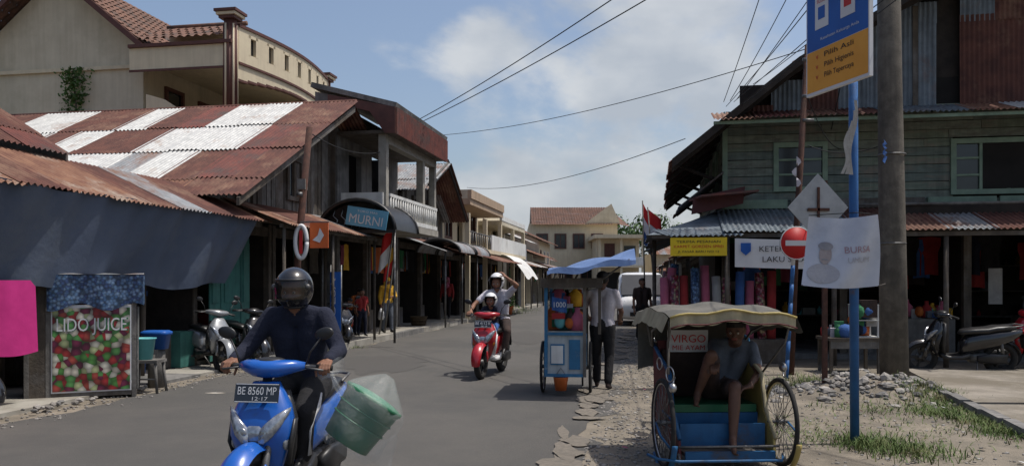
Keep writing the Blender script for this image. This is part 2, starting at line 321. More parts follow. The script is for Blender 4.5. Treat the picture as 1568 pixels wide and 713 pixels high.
rd=MB('road'); ss=[-20+.35*i for i in range(200)]+[50+2*i for i in range(60)]
ph=[R(0,6) for _ in range(8)]
def edge(s,k): return .07*math.sin(s*1.3+ph[k])+.06*math.sin(s*3.1+ph[k+1])+.04*math.sin(s*7.3+ph[k+2])+R(-.03,.03)
rows=[]
for s_ in ss: rows.append([rp_(s_,-6.89+edge(s_,0),.004),rp_(s_,-5,.004),rp_(s_,-3.7,.004),rp_(s_,-2,.004),rp_(s_,-.59+edge(s_,3)*1.8,.004)])
rd.loft(rows,asph,smooth=False,caps=False,closed=False); rd.done(loc=(0,0,.0))
pt=MB('road_patch')
def blob(cx,cy,rx,ry,n=26,z=.008,m=asph2,mb=pt):
    mb.add([V((cx+rx*math.cos(t)*(1+R(-.25,.25)),cy+ry*math.sin(t)*(1+R(-.25,.25)),z)) for t in [2*math.pi*i/n for i in range(n)]],[tuple(range(n))],m)
blob(-2.4,15,.7,1.6); blob(.4,22,.7,2.5); blob(-4.1,11.0,.13,.05,m=litter)
for i in range(46):
    Y=4.5+R(0,1)**1.4*22; blob(-.72-abs(random.gauss(0,.12))+.18*Y,Y,R(.05,.2),R(.08,.45),n=14,z=.0085+i*.0004,m=dustM)
pt.done()
pv=MB('pavement',frame(-7.0,17.2))
y=0
while y<42:
    pv.box(-2.2,-.16,y,y+1.38,0,.13+R(-.008,.008),concL); pv.box(-.155,0,y,y+1.39,0,.15+R(-.008,.004),concG if random.random()<.3 else concL); y+=1.4
pv.done()
ap=MB('concrete_apron',frame(-7.0,5)); 
for i in range(6): ap.box(-2.5,-.35+R(-.08,.08),i*2.0,i*2+1.97,0,.05+R(-.01,.01),concG if i%2 else concL)
ap.done()
sl=MB('concrete_slab')
def poly(mb,pts,z0,z1,m): mb.prism([V((x,y,z0)) for x,y in pts],(0,0,z1-z0),m)
slc=mat('slab_concrete',(.27,.24,.20),(.19,.17,.14),3,.92,0,.5,bs=30,c3=(.15,.13,.10),c3s=.8,t3=.5)
poly(sl,[(5.15,7.6),(14,5.6),(14,9.2),(5.6,9.6)],0,.07,slc); poly(sl,[(5.62,9.66),(14,9.26),(14,12.8),(6.6,13.4),(6.15,11.8)],0,.085,slc); sl.done()
gl=MB('gutter_edge'); 
for i in range(9):
    a=V((4.9+.14*i,6.9+.62*i,0)); gl.obox(a+V((0,0,.05)),V((.02,.30,0)).normalized()*.29+V((.06,0,0)),V((.06,-.01,0)),V((0,0,.05+R(-.01,.015))),concG)
gl.done()
ico=[(0,.53,.85),(0,-.53,.85),(0,.53,-.85),(0,-.53,-.85),(.53,.85,0),(-.53,.85,0),(.53,-.85,0),(-.53,-.85,0),(.85,0,.53),(-.85,0,.53),(.85,0,-.53),(-.85,0,-.53)]
icf=[(0,1,8),(0,8,4),(0,4,5),(0,5,9),(0,9,1),(1,6,8),(8,6,10),(8,10,4),(4,10,2),(4,2,5),(5,2,11),(5,11,9),(9,11,7),(9,7,1),(1,7,6),(3,6,7),(3,7,11),(3,11,2),(3,2,10),(3,10,6)]
def stones(mb,pts,mats):
    for x,y,z,r in pts:
        q=Matrix.Rotation(R(0,6),3,'Z')@Matrix.Rotation(R(0,6),3,'X'); sx,sy,sz=R(.7,1.3),R(.7,1.3),R(.45,.8)
        vs=[]
        for p in ico: p2=q@V(p)*R(.8,1.15); vs.append((x+p2.x*r*sx,y+p2.y*r*sy,z+p2.z*r*sz))
        mb.add(vs,icf,random.choice(mats))
def mound(x,y):
    r2=((x-4.95)/.95)**2+((y-11.0)/.75)**2; return .27*math.exp(-r2*1.3)*(1+.22*math.sin(x*7+y*4)+.15*math.sin(x*13-y*9))-.02
gr=MB('gravel'); P=[]
for i in range(4600):
    Y=3.5+22*random.random()**1.7; c=-.66+abs(random.gauss(0,.75)); 
    if c>3: continue
    P.append((c+.18*Y,Y,.004,random.choice([.006,.009,.012,.016,.024])*R(.7,1.2)))
for i in range(1000):
    Y=R(6,14); P.append((R(2.6,6.5),Y,.004,R(.006,.024)))
for i in range(500):
    Y=R(7,17); P.append((-7.1+.18*Y+random.gauss(0,.22),Y,.01,R(.006,.025)))
stones(gr,P,[stoneM,stoneM,stoneM2]); gr.done(loc=(0,0,0))
ru=MB('rubble_heap'); P=[]
ru.grid(lambda u,v:V((3.4+3.0*u,9.7+2.7*v,mound(3.4+3.0*u,9.7+2.7*v))),40,36,dirt)
for i in range(620):
    x=4.95+random.gauss(0,.6); y=11.0+random.gauss(0,.5); P.append((x,y,max(.008,mound(x,y)+.01),random.choice([.012,.02,.03,.045,.07])*R(.7,1.2)))
for i in range(12): x=4.95+random.gauss(0,.4); y=10.9+random.gauss(0,.3); P.append((x,y,mound(x,y)+.02,R(.07,.11)))
for i in range(24): Y=R(8.5,12.5); P.append((-7.25+.18*Y+R(-.1,.15),Y,.06,R(.025,.06)))
stones(ru,P,[stoneM,concG,stoneM2]); ru.done()
gs=MB('grass')
def tuft(cx,cy,n,sp,h,z=.0):
    vs=[];fs=[]
    for i in range(n):
        x=cx+random.gauss(0,sp*1.25);y=cy+random.gauss(0,sp*1.5);a=R(0,6.28);b=R(.02,.10);hh=h*R(.3,.95);w_=R(.003,.007);o=len(vs)
        dx,dy=math.cos(a),math.sin(a); zz=max(z,mound(x,y))
        vs+=[(x-dy*w_,y+dx*w_,zz),(x+dy*w_,y-dx*w_,zz),(x+dx*b*.5+dy*w_*.7,y+dy*b*.5-dx*w_*.7,zz+hh*.6),(x+dx*b*.5-dy*w_*.7,y+dy*b*.5+dx*w_*.7,zz+hh*.6),(x+dx*b*1.2,y+dy*b*1.2,zz+hh)]
        fs+=[(o,o+1,o+2,o+3),(o+3,o+2,o+4)]
    gs.add(vs,fs,grassM)
for (x,y,n,sp,h) in [(3.35,7.5,620,.14,.12),(3.0,7.9,260,.2,.07),(3.6,7.2,500,.16,.12),(3.75,7.6,200,.2,.06),(4.2,8.3,160,.25,.05),(5.0,9.3,620,.16,.09),(5.15,8.7,520,.15,.09),(5.35,10.0,600,.2,.1),(5.6,10.6,600,.18,.12),(5.0,8.1,520,.14,.10),(5.2,7.4,300,.14,.09),(4.6,12.2,300,.25,.12),(4.0,11.8,260,.2,.12),(3.2,8.6,120,.2,.04),(4.3,9.7,300,.25,.08),
    (-1.5,31,250,.3,.15),(-.2,38,300,.4,.25),(.3,41,300,.4,.3),(-3.0,25.5,60,.1,.12),(-4.3,17,70,.1,.12),(-3.6,18.4,80,.1,.1),(3.0,14.0,100,.3,.07)]: tuft(x,y,n,sp,h)
gs.done(loc=(0,0,0))
lt=MB('litter')
for i in range(120):
    if i<70: x,y=R(2.9,6),R(6.2,13)
    else: Y=R(5,18); x,y=-.3+.18*Y+R(0,1),Y
    a=R(0,3); s=R(.012,.04); z=max(0,mound(x,y))+.02
    lt.add([(x+s*math.cos(a),y+s*math.sin(a),z),(x-s*math.sin(a),y+s*math.cos(a)*.6,z+.01),(x-s*math.cos(a),y-s*math.sin(a),z+.015),(x+s*math.sin(a),y-s*math.cos(a)*.6,z)],[(0,1,2,3)],random.choice([litter,paper,paper,litter,pinkC]))
lt.done(loc=(0,0,0))
# ================================================================= LEFT SIDE
F=frame(-7.4,1.5); E=empty('market_shack',F); Ly=13.9
r=MB('lean_to_roof',F); r.patch((-1.35,0,3.32),Y1,(1.42,0,-.66),Ly,1.56,[rustL,rustD,zincG,zincW],[5,4,1.5,.8],sl=1.7); r.done(E)
r=MB('upper_roof',F); r.patch((-6.2,0,6.3),Y1,(4.95,0,-2.9),10.2,5.75,[rustR,rustD],[3,2],pick=None); r.done(E)
b=MB('frame_posts',F)
for i in range(7): yy=.2+i*2.2; b.cyl((-.75,yy,0),(-.7+R(-.03,.03),yy,2.9),.045,.04,wood,8); b.cyl((-1.3,yy,0),(-1.3,yy,3.2),.06,.05,wood,8); b.obox((-.75,yy,2.93),(.62,0,-.3),(0,.03,0),(.02,0,.04),wood)
b.box(-.16,-.10,0,Ly,2.58,2.67,wood); b.box(-1.38,-1.3,0,Ly,3.1,3.2,wood)
b.box(-3.3,-3.2,0,Ly,0,3.5,woodD); b.box(-3.2,-1.9,Ly-.1,Ly,0,3.1,woodG); b.box(-3.2,-.8,5.5,5.6,0,2.7,woodD)
b.prism([V((-1.3,10.2,3.2)),V((-6.2,10.2,3.2)),V((-6.2,10.2,6.25)),V((-1.3,10.2,3.45))],(0,.06,0),woodG)
for zz in (.6,1.2): b.box(-3.15,-2.6,5.8,Ly-.4,zz,zz+.04,wood)
goods(b,-3.05,-2.7,6,Ly-.6,.64,1.9,70,dimmats)
for i in range(20): garment(b,(R(-2.4,-.8),R(8,Ly-.3),R(1.6,2.1)),V((R(-1,1),1,0)).normalized(),.4,.6,random.choice(dimmats+[blueC,tealPl,greyvc]))
for i in range(10): x=R(-2.2,-.9);yy=R(9.6,13.3); h=R(.3,.9); b.box(x-.2,x+.2,yy-.2,yy+.2,.06,h,random.choice([wood,brownC,blueC,woodG,teal]),rot=Matrix.Rotation(R(-.3,.3),3,'Z'))
b.done(E)
t=MB('tarp_awning',F)
def tarpf(u,v):
    yy=u*(Ly-.4-.45*v); sag=.05*abs(math.sin(u*Ly/2.2*math.pi)); 
    return V((.05-.42*v+.07*math.sin(yy*2.1+v*2)*v+.035*math.sin(yy*5.3+1)*v+.022*math.sin(yy*11+3*v),yy,2.66-(1.16+.03*math.sin(yy*1.1))*v+sag*(1-v)-.09*math.sin(u*Ly/2.2*math.pi)**2*v+(u>.93)*v*(u-.93)*1.5))
t.grid(tarpf,150,16,tarpM); t.done(E)
mc=MB('magenta_tarp_sheet',frame(-7.72,7.3))
mc.grid(lambda u,v:V((.12*math.sin(u*7)*v+.05+.04*math.sin(u*17)*v,u*2.6,1.56-(.85+.06*math.sin(u*9))*v)),30,10,magenta); mc.done()
js=MB('juice_stall',Matrix.Translation((-5.53,10.45,0))@Matrix.Rotation(math.radians(24),4,'Z')@Matrix.Scale(1.10,4,(1,0,0)))
js.box(-.68,.5,0,.65,.04,.10,wood)
for x in(-.66,-.44,.47):
    for yy in(.02,.62): js.box(x-.025,x+.025,yy-.025,yy+.025,.0,1.62,woodG)
js.box(-.41,.44,-.012,.0,.1,1.24,paper); js.box(-.395,.425,-.02,-.013,.12,1.2,fruit)
js.box(-.68,-.45,.0,.02,.1,1.5,wood); js.box(-.70,-.685,.05,.60,.1,1.45,dark); js.box(.50,.515,.05,.60,.1,1.2,concG)
js.text('LIDO JUICE',(.015,-.026,.90),X1,Z1,.17,paper,.74); js.text('LIDO JUICE',(.023,-.0235,.893),X1,Z1,.178,greenC,.76)
js.grid(lambda u,v:V((-.45+1.02*u,-.05-.02*math.sin(u*14),1.63-(.42+.05*math.sin(u*11+1))*v)),30,8,blueCk)
js.grid(lambda u,v:V((.57-.0*v+.01*math.sin(u*9),-.05+.7*u,1.63-.4*v)),14,6,blueCk)
js.grid(lambda u,v:V((-.5+1.08*u,-.06+.75*v,1.64+.02*math.sin(u*8)*math.sin(v*5))),14,8,zincG)
js.done()
st=MB('plastic_stool',Matrix.Translation((-5.08,11.1,0)))
st.box(-.2,.2,-.16,.16,.42,.46,woodG)
for sx in(-1,1):
    for sy in(-1,1): st.cyl((.16*sx,.12*sy,.43),(.2*sx,.15*sy,0),.022,.02,woodG,8)
st.tube([(-.18,-.14,.2),(.18,-.14,.2)],.012,woodG); st.done()
bk=MB('teal_bucket',Matrix.Translation((-5.13,11.1,.46)))
bk.loft([ringE((0,0,z),X1*r_,Y1*r_,20) for z,r_ in((0,.11),(.28,.15),(.285,.165),(.30,.165),(.30,.14),(.04,.10))],tealPl); bk.done()
bk=MB('storage_box',Matrix.Translation((-5.2,11.65,.56)))
bk.loft([ringE((0,0,z),X1*a_,Y1*b_,20,5) for z,a_,b_ in((0,.15,.1),(.2,.18,.13),(.205,.2,.15),(.25,.2,.15),(.27,.16,.11))],blueB); bk.cyl((0,0,-.56),(0,0,0),.12,.12,woodG); bk.done()
F=frame(-8.2,14.2); E=empty('rusty_roof_house',F)
r=MB('roof',F)
wp={(6,0),(9,0),(10,0),(5,1),(8,1),(9,1),(10,1),(4,2),(6,2),(7,2),(8,2),(9,2),(3,1),(2,0),(3,0),(8,3),(9,3),(2,2)}
def pk(cu,cv):
    c=int(round(cu*13)); rr=int(round(cv*4)); 
    if (c,rr) in wp: return random.choice([zincW,zincW,zincG])
    return None
r.patch((-9,5.2,5.78),X1,(0,-5.4,-2.75),10.0,6.06,[rustD,rustL,rustR],[6,2,1],pick=pk); r.patch((-9,5.22,5.78),X1,(0,1,-.5),9.9,1.15,[rustD,rustL],[3,1])
r.tube([(-9,5.2,5.86),(1.0,5.2,5.86)],.05,rustD); r.done(E)
wmb=MB('walls',F)
yy=0
while yy<5.9:
    top=3.05+(yy+.1)*.505 if yy<5.2 else 5.6-(yy-5.2)*.5
    wmb.box(-.02,.015+R(0,.02),yy,yy+R(.17,.19),2.9,top-.03,woodG if random.random()<.6 else wood); yy+=.2
wmb.box(-9,-8.9,0,5.9,0,5.2,woodD); wmb.box(-9,-.05,-.02,.08,0,3.0,woodD); wmb.box(-8.9,-.1,5.8,5.9,0,5.2,concG)
wmb.box(-.1,.08,0,5.9,2.78,2.92,wood)
wmb.obox((.5,2.5,4.35),(.5,0,0),(0,.04,0),(0,0,.06),wood); wmb.obox((.96,2.45,4.30),(.03,0,0),(0,2.7,1.37),(0,0,.07),wood)
win(wmb,(.03,1.4,3.05),Y1,X1,.55,.5,wood,glassD,2,1); win(wmb,(.03,3.5,3.4),Y1,X1,.7,.9,wood,glassD,2,1); wmb.done(E)
cn=MB('shop_canopy',F); cn.patch((0,.8,3.1),Y1,(1.35,0,-.5),5.3,1.42,[rustL,rustD,zincG],[4,4,1]); 
for yy in(1,3.3,5.9): cn.cyl((1.2,yy,.1),(1.2,yy,2.63),.035,.035,wood,8)
cn.box(1.16,1.24,.9,6.0,2.55,2.62,wood); cn.done(E)
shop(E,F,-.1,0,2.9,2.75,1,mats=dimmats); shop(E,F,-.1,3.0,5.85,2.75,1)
td=MB('teal_doors',F)
for i,yy in enumerate((.2,.75,1.3)): td.obox((.12,yy+.22,1.2),(.05 if i%2 else -.05,.25,0),(.012,.003,0),(0,0,1.1),teal); td.obox((.14,yy+.22,1.65),(.04 if i%2 else -.04,.18,0),(.015,.003,0),(0,0,.5),teal)
td.done(E)
# --- cream balcony house
F=frame(-11.2,21); E=empty('balcony_house',F)
b=MB('walls',F)
b.box(-8.3,0,.6,8,0,5.75,cream)
b.prism([V((-8.3,.5,5.75)),V((-2.9,.5,5.75)),V((-2.9,.5,8.0)),V((-5.6,.5,10.2)),V((-8.3,.5,8.0))],(0,7.5,0),cream)
b.box(-8.35,-2.87,.42,.5,7.42,7.52,cream2)
b.box(-2.85,.25,0.0,6.2,5.76,5.92,cream2); b.box(-2.88,.1,-.12,-.0,7.18,7.78,cream2); b.box(-2.88,.12,-.2,.0,7.782,7.87,brown); b.box(-2.88,.1,-.14,-.121,7.14,7.2,brown)
b.box(-2.88,.0,.0,6.0,7.6,7.7,cream2)
b.prism([V((-2.4,-.1,5.92)),V((-1.0,-.1,5.92)),V((-1.3,-.1,6.02)),V((-1.9,-.1,6.4)),V((-2.4,-.1,6.55))],(0,.1,0),cream2)
win(b,(-2.88,1.5,5.95),Y1,X1,.8,1.15,brown,glassD,1,1); win(b,(-2.88,3.2,5.95),Y1,X1,1.4,1.1,brown,glassD,3,1)
b.box(-2.86,0,5.9,6.0,5.92,7.6,cream); b.done(E)
c=MB('pillars',F)
for yy in(0,6.1):
    c.cyl((0,yy,5.9),(0,yy,8.5 if yy==0 else 8.35),.17,.165,brown,20)
    for k in range(10): a=2*math.pi*k/10; c.cyl((.17*math.cos(a),yy+.17*math.sin(a),5.95),(.165*math.cos(a),yy+.165*math.sin(a),8.3),.028,.028,cream2 if k%2 else brown,6)
    z=8.42 if yy==0 else 8.3
    for i,rr in enumerate((.22,.27,.31)): c.box(-rr,rr,yy-rr,yy+rr,z+i*.08,z+i*.08+.07,cream2 if i==1 else brown)
c.done(E)
p=MB('balcony_parapet',F); n=15
def arc(k): u=k/n; return V((.1+.35*math.sin(math.pi*u),.15+5.8*u,0))
for k in range(n):
    a0=arc(k);a1=arc(k+1);d=(a1-a0);m_=(a0+a1)/2;U=d/2;Nn=d.normalized().cross(Z1)*.06
    slot=(k%2==1); zb=7.36;zt=8.28
    if slot: 
        p.obox(m_+Z1*(zb+.14),U,Nn,Z1*.14,cream2); p.obox(m_+Z1*(zt-.09),U,Nn,Z1*.09,cream2)
        p.obox(m_-U*.78+Z1*7.90,U*.22,Nn,Z1*.28,cream2); p.obox(m_+U*.78+Z1*7.90,U*.22,Nn,Z1*.28,cream2); p.obox(m_-Nn*.6+Z1*7.9,U*.5,Nn*.1,Z1*.27,dark)
    else: p.obox(m_+Z1*(zb+zt)/2,U,Nn,Z1*(zt-zb)/2,cream2)
    p.obox(m_+Z1*(zt+.04),U*1.01,Nn*1.6,Z1*.04,brown); p.obox(m_+Z1*(zb-.03),U*1.01,Nn*1.3,Z1*.03,brown)
    zz=zb-.25-.22*(1-math.sin(math.pi*(k+.5)/n)); p.obox(m_+Z1*(zb-.06-(zb-.06-zz)/2)-Nn*.5,U,Nn,Z1*((zb-.06-zz)/2),cream2); p.obox(m_+Z1*(zz-.03)-Nn*.5,U*1.01,Nn*1.2,Z1*.03,brown)
    p.add([a0+Z1*7.3,a1+Z1*7.3,V((-.1,a1.y,7.3)),V((-.1,a0.y,7.3))],[(0,1,2,3)],cream2)
p.done(E)
r=MB('tile_roof',F)
def tiles(mb,O,U,D,lu,lv,m=tile):
    O=V(O);U=V(U).normalized();D=V(D).normalized();Nn=U.cross(D).normalized(); Nn=Nn if Nn.z>0 else -Nn
    rows=int(lv/.32)
    for i in range(rows): mb.grid(lambda u,v:O+U*(lu*u)+D*((i+v*1.12)*lv/rows)+Nn*(.03*math.sin(2*math.pi*lu*u/.24)+.035*(v)-.00),int(lu/.24*5),1,m)
tiles(r,(-5.6,-.0,10.42),Y1,(3.0,0,-2.44),8.3,4.0); tiles(r,(-5.6,0,10.42),Y1,(-3.0,0,-2.44),8.3,3.9)
r.obox((-4.15,-.02,9.15),(1.75,0,-1.43),(0,.04,0),(.04,0,.06),brown); r.obox((-7.05,-.02,9.15),(1.75,0,1.43),(0,.04,0),(.04,0,-.06),brown); r.obox((-4.15,.25,9.1),(1.75,0,-1.43),(0,.22,0),(.01,0,.012),wood)
tiles(r,(-2.7,1.4,8.75),X1,(0,-1.5,-.75),2.4,1.55); r.box(-2.7,-.3,1.4,2.2,7.9,8.7,cream2); r.tube([(-2.75,1.4,8.8),(-.3,1.4,8.8)],.07,tile)
r.done(E)
vn=MB('climbing_plant',F)
for i in range(1300):
    zz=R(5.6,7.5) if random.random()<.65 else R(5.6,6.15); wd=.19 if zz>6.1 else .5
    if 6.35<zz<6.5 and random.random()<.8: continue
    x=-4.95+random.gauss(0,wd); yy=.42-abs(random.gauss(0,.09)); a=V((R(-1,1),R(-1,1),R(-1,1))).normalized(); c_=a.orthogonal().normalized(); s=R(.03,.08); q=V((x,yy,zz))
    vn.add([q-a*s,q+c_*s*.5,q+a*s,q-c_*s*.5],[(0,1,2,3)],leaf)
vn.tube([(-4.95,.4,5.5),(-4.9,.4,6.3),(-5.0,.4,7.2)],.02,wood,6); vn.done()
# --- grey concrete shophouse
F=frame(-8.0,20.1); E=empty('concrete_shophouse',F)
b=MB('walls',F)
b.prism([V((-5,-.06,0)),V((0,-.06,0)),V((0,-.06,6.2)),V((-.6,-.06,6.34)),V((-.6,-.06,5.3)),V((-5,-.06,5.3))],(0,.15,0),concG)
wallp(b,(0,.1,0),Y1,X1,4.5,3.0,6.0,.15,concG,[(.6,3.6,1.5,4.9),(2.3,3.1,3.3,5.1)])
b.prism([V((-5,4.6,0)),V((0,4.6,0)),V((0,4.6,6.0)),V((-.6,4.6,6.2)),V((-.6,4.6,5.3)),V((-5,4.6,5.3))],(0,.12,0),concG)
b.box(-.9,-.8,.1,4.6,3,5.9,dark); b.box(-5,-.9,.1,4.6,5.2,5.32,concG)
b.box(-3,-2.2,-.13,-.07,4.2,5.4,woodD)
b.box(-.3,-.05,-.09,-.065,3.2,5.6,wood)
b.box(0.001,1.3,-.1,4.7,2.9,3.08,concL)
b.obox((1.16,.1,4.15),(.1,0,0),(0,.1,0),(0,0,1.07),concL); b.obox((1.16,3.3,4.15),(.1,0,0),(0,.1,0),(0,0,1.07),concL); b.obox((1.16,4.55,4.15),(.09,0,0),(0,.09,0),(0,0,1.07),concL)
b.box(1.05,1.27,.2,4.6,5.0,5.22,concL)
b.done(E)
b=MB('roof',F); b.obox((.45,2.3,6.20),(1.12,0,-.30),(0,2.45,0),(.015,0,.06),concG)
b.corr((1.58,-.15,5.85),Y1,(0,0,-1),4.9,.66,rustR,.02,.14); b.box(1.5,1.56,-.14,4.74,5.2,5.84,brown)
b.prism([V((-.2,-.2,6.22)),V((1.56,-.2,5.84)),V((1.56,-.2,5.2)),V((1.3,-.2,5.2)),V((.9,-.2,5.75)),V((-.2,-.2,6.05))],(0,.04,0),brown)
b.box(-.0,1.5,-.1,4.7,5.22,5.3,wood); b.done(E)
b=MB('balcony_rail',F); b.box(1.2,1.3,.22,4.6,3.68,3.76,white); b.box(1.2,1.3,.22,4.6,3.09,3.2,white); b.box(1.215,1.24,.22,4.6,3.2,3.68,white)
for i in range(22): b.cyl((1.27,.3+i*.2,3.2),(1.27,.3+i*.2,3.68),.03,.03,white,8)
b.box(.1,1.2,-.08,-.0,3.09,3.76,white); b.done(E)
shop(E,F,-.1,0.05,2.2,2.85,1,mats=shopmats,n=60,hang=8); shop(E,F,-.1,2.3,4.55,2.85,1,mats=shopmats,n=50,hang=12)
b=MB('arched_canopy',F)
def arch(x0,w_,z0,h_,y0,y1,m,mb):
    mb.grid(lambda u,v:V((x0+w_*math.cos(math.pi*u),y0+(y1-y0)*v,z0+h_*math.sin(math.pi*u))),18,2,m)
    for yy in(y0,y1): mb.tube([(x0+w_*math.cos(math.pi*k/16),yy,z0+h_*math.sin(math.pi*k/16)) for k in range(17)],.045,blackP,6)
arch(.95,.95,2.75,.72,-1.2,.6,blackP,b)
b.prism([V((.95+.9*math.cos(math.pi*k/14),-1.0,2.75+.66*math.sin(math.pi*k/14))) for k in range(15)],(0,.03,0),woodD)
b.box(.0,1.9,-1.2,-1.12,2.68,2.75,blackP)
for k in range(7): x=.35+.2*k; b.tube([(x,-1.04,2.8),(x+.06,-1.04,3.0),(x-.05,-1.04,3.1),(x,-1.04,3.25)],.012,chrome,6)
b.cyl((1.85,-1.1,0.1),(1.85,-1.1,2.7),.03,.03,steel,8); b.cyl((.05,-1.1,0.1),(.05,-1.1,2.7),.03,.03,steel,8); b.done(E)
s=MB('shop_sign_board',F); U=(X1-Z1*.16).normalized(); Wv=(Z1+X1*.16).normalized()
s.obox((1.25,-1.32,3.02),U*.50,Y1*.02,Wv*.22,mat('sign_pale_blue',(.14,.36,.50),(.11,.30,.43),3,.5)); s.text('MURNI',V((1.22,-1.35,2.87)),U,Wv,.21,paper,.82); s.text('TOKO MAS',V((1.27,-1.35,3.13)),U,Wv,.05,paper,.5); s.done()
# --- dark wooden shophouse
F=frame(-8.0,24.9); E=empty('wooden_shophouse',F)
b=MB('walls',F)
yy=0
while yy<5:
    top=4.3+ (yy/2.4)*1.1 if yy<2.4 else 5.4-(yy-2.4)/2.6*1.6
    b.box(-.04,.02+R(0,.02),yy,yy+.2,2.9,top,random.choice([wood,woodD,woodG])); yy+=.21
b.box(-6,-.05,0,.1,0,4.2,woodD); b.prism([V((-6,-.02,4.2)),V((0,-.02,4.2)),V((0,-.02,4.3)),V((-6,-.02,4.3))],(0,.1,0),wood)
win(b,(.05,1.2,3.3),Y1,X1,.8,1.0,wood,glassD,2,1); win(b,(.05,2.9,3.3),Y1,X1,.8,1.0,wood,glassD,2,1); b.done(E)
r=MB('roof',F); r.patch((-6,2.4,5.5),X1,(0,-2.7,-1.15),7.0,2.95,[rustD,zincG,zincW],[4,3,1]); r.patch((-6,2.4,5.5),X1,(0,2.8,-1.75),7.0,3.3,[rustD,zincG],[3,1])
r.obox((.95,3.7,4.7),(.03,0,0),(0,1.4,-.87),(0,0,.1),woodD); r.obox((.95,1.2,5.0),(.03,0,0),(0,1.25,.53),(0,0,.1),woodG); r.done(E)
b=MB('canopies',F); b.patch((0,0,2.95),Y1,(1.5,0,-.5),5.1,1.6,[rustD,rustL,zincG],[4,2,1]); 
for k in(0,1): arch(1.2,.7,2.45,.4,.2+2.4*k,2.3+2.4*k,zincG,b)
for yy in(.3,2.5,4.8): b.cyl((1.4,yy,.1),(1.4,yy,2.5),.03,.03,steel,8)
b.done(E)
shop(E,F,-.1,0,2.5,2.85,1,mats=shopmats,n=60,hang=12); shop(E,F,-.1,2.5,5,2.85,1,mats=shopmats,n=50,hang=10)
# --- two storey tan shophouse
F=frame(-8.1,30.0); E=empty('tan_shophouse',F)
tan=mat('tan_paint',(.40,.29,.20),(.34,.25,.17),3,.8,0,.1,streak=.3)
b=MB('walls',F); wallp(b,(0,0,0),Y1,X1,13,2.8,4.9,.15,cream,[(.6,3.2,1.8,4.5),(2.6,3.1,3.5,4.5),(4.6,3.2,6,4.5),(7.5,3.2,8.6,4.5),(9.8,3.1,11.4,4.5)])
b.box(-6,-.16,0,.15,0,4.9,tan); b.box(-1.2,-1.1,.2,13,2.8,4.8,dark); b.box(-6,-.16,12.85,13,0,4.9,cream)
for (a,c_) in((.6,1.8),(4.6,6),(7.5,8.6)): win(b,(-.05,a+.06,3.26),Y1,X1,c_-a-.12,1.18,brown,glassD,2,1)
b.done(E)
b=MB('roof_slab',F); b.box(-6,1.2,-.2,6.3,4.4,4.62,tan); b.box(1.1,1.25,-.2,6.3,4.622,4.95,tan); b.box(-6,1.1,-.2,-.05,4.622,4.95,cream); b.box(-6,1.1,6.5,13,4.1,4.3,cream); b.box(1.0,1.12,6.5,13,4.302,4.52,white); b.done(E)
b=MB('balcony',F); b.box(0.01,1.15,0,13,2.7,2.86,cream2); b.box(1.08,1.15,4,13,2.861,3.5,white)
for i in range(10): b.cyl((1.1,.3+i*.4,2.86),(1.1,.3+i*.4,3.4),.03,.03,steel,6)
b.tube([(1.1,.1,3.42),(1.1,4,3.42)],.03,steel,6)
for yy in(.1,3.2,6.4,9.6,12.8): b.box(.95,1.12,yy-.09,yy+.09,.1,4.1,cream2)
b.done(E)
for k in range(4): shop(E,F,-.1,.05+3.2*k,3.2+3.2*k,2.65,1,mats=shopmats,n=30,hang=7)
b=MB('white_awning',frame(-8.1,36)); b.grid(lambda u,v:V((1.1+1.2*v,u*3.6,2.75-1.05*v*v-.08*math.sin(u*9)*v)),24,8,white); b.done()
b=MB('rust_awning',frame(-8.1,30.2)); b.patch((1.1,0,2.6),Y1,(1,0,-.3),5.4,1.1,[rustD,rustL],[3,1]); b.done()
def simple(name,c,Y,L,h,rise,wm,rm,d=1,depth=7,gable=True,aw=True):
    F=frame(c,Y); E=empty(name,F); b=MB('walls',F)
    x0,x1=sorted((0,-d*depth)); ops=[(.6+1.9*k,h*.62,1.5+1.9*k,h*.62+1.05) for k in range(int(L/1.9))] if h>4 else []
    wallp(b,(0,0,0),Y1,X1*d,L,2.6,h,.15,wm,ops)
    for o in ops: win(b,(-.06*d,o[0]+.05,o[1]+.05),Y1,X1*d,o[2]-o[0]-.1,.95,random.choice([brown,white,wood]),glassD,2,2,.04)
    b.box(x0,x1,0.0,.14,0,h,wm) if d<0 else b.box(x0,-.16,0,.14,0,h,wm)
    b.box(x0+.2,x1-.2,L-.14,L,0,h-.01,wm)
    if gable: 
        for yy in(0,L-.14): b.prism([V((x0,yy,h)),V((x1,yy,h)),V(((x0+x1)/2,yy,h+rise))],(0,.13,0),wm)
    b.done(E); r=MB('roof',F); xm=(x0+x1)/2; hw=(x1-x0)/2
    if rm=='tile':
        tiles(r,(xm,-.4,h+rise+.12),Y1,(hw,0,-rise),L+.8,math.hypot(hw,rise)+.6); tiles(r,(xm,-.4,h+rise+.12),Y1,(-hw,0,-rise),L+.8,math.hypot(hw,rise)+.6)
    else:
        for q in(1,-1): r.patch((xm,-.4,h+rise+.08),Y1,(q*hw,0,-rise),L+.8,math.hypot(hw,rise)+.6,rm,[1]*len(rm))
    r.done(E)
    if aw: 
        a=MB('awning',F); a.patch((0,0,2.75),Y1,(1.3*d,0,-.4),L,1.4,[rustD,zincG,rustL,zincW],[3,2,2,1]); 
        for i in range(int(L/2.5)+1): a.cyl((d*1.2,.1+i*2.4,.05),(d*1.2,.1+i*2.4,2.4),.04,.04,wood,6)
        a.done(E)
    k=max(1,int(L/3)); 
    for i in range(k): shop(E,F,-.1*d,.02+L/k*i,L/k*(i+1),2.6,d,mats=shopmats,n=22,hang=5)
    return E
simple('white_gable_house',-8.0,43.6,6,4.0,1.4,white,[zincG,zincW,rustL])
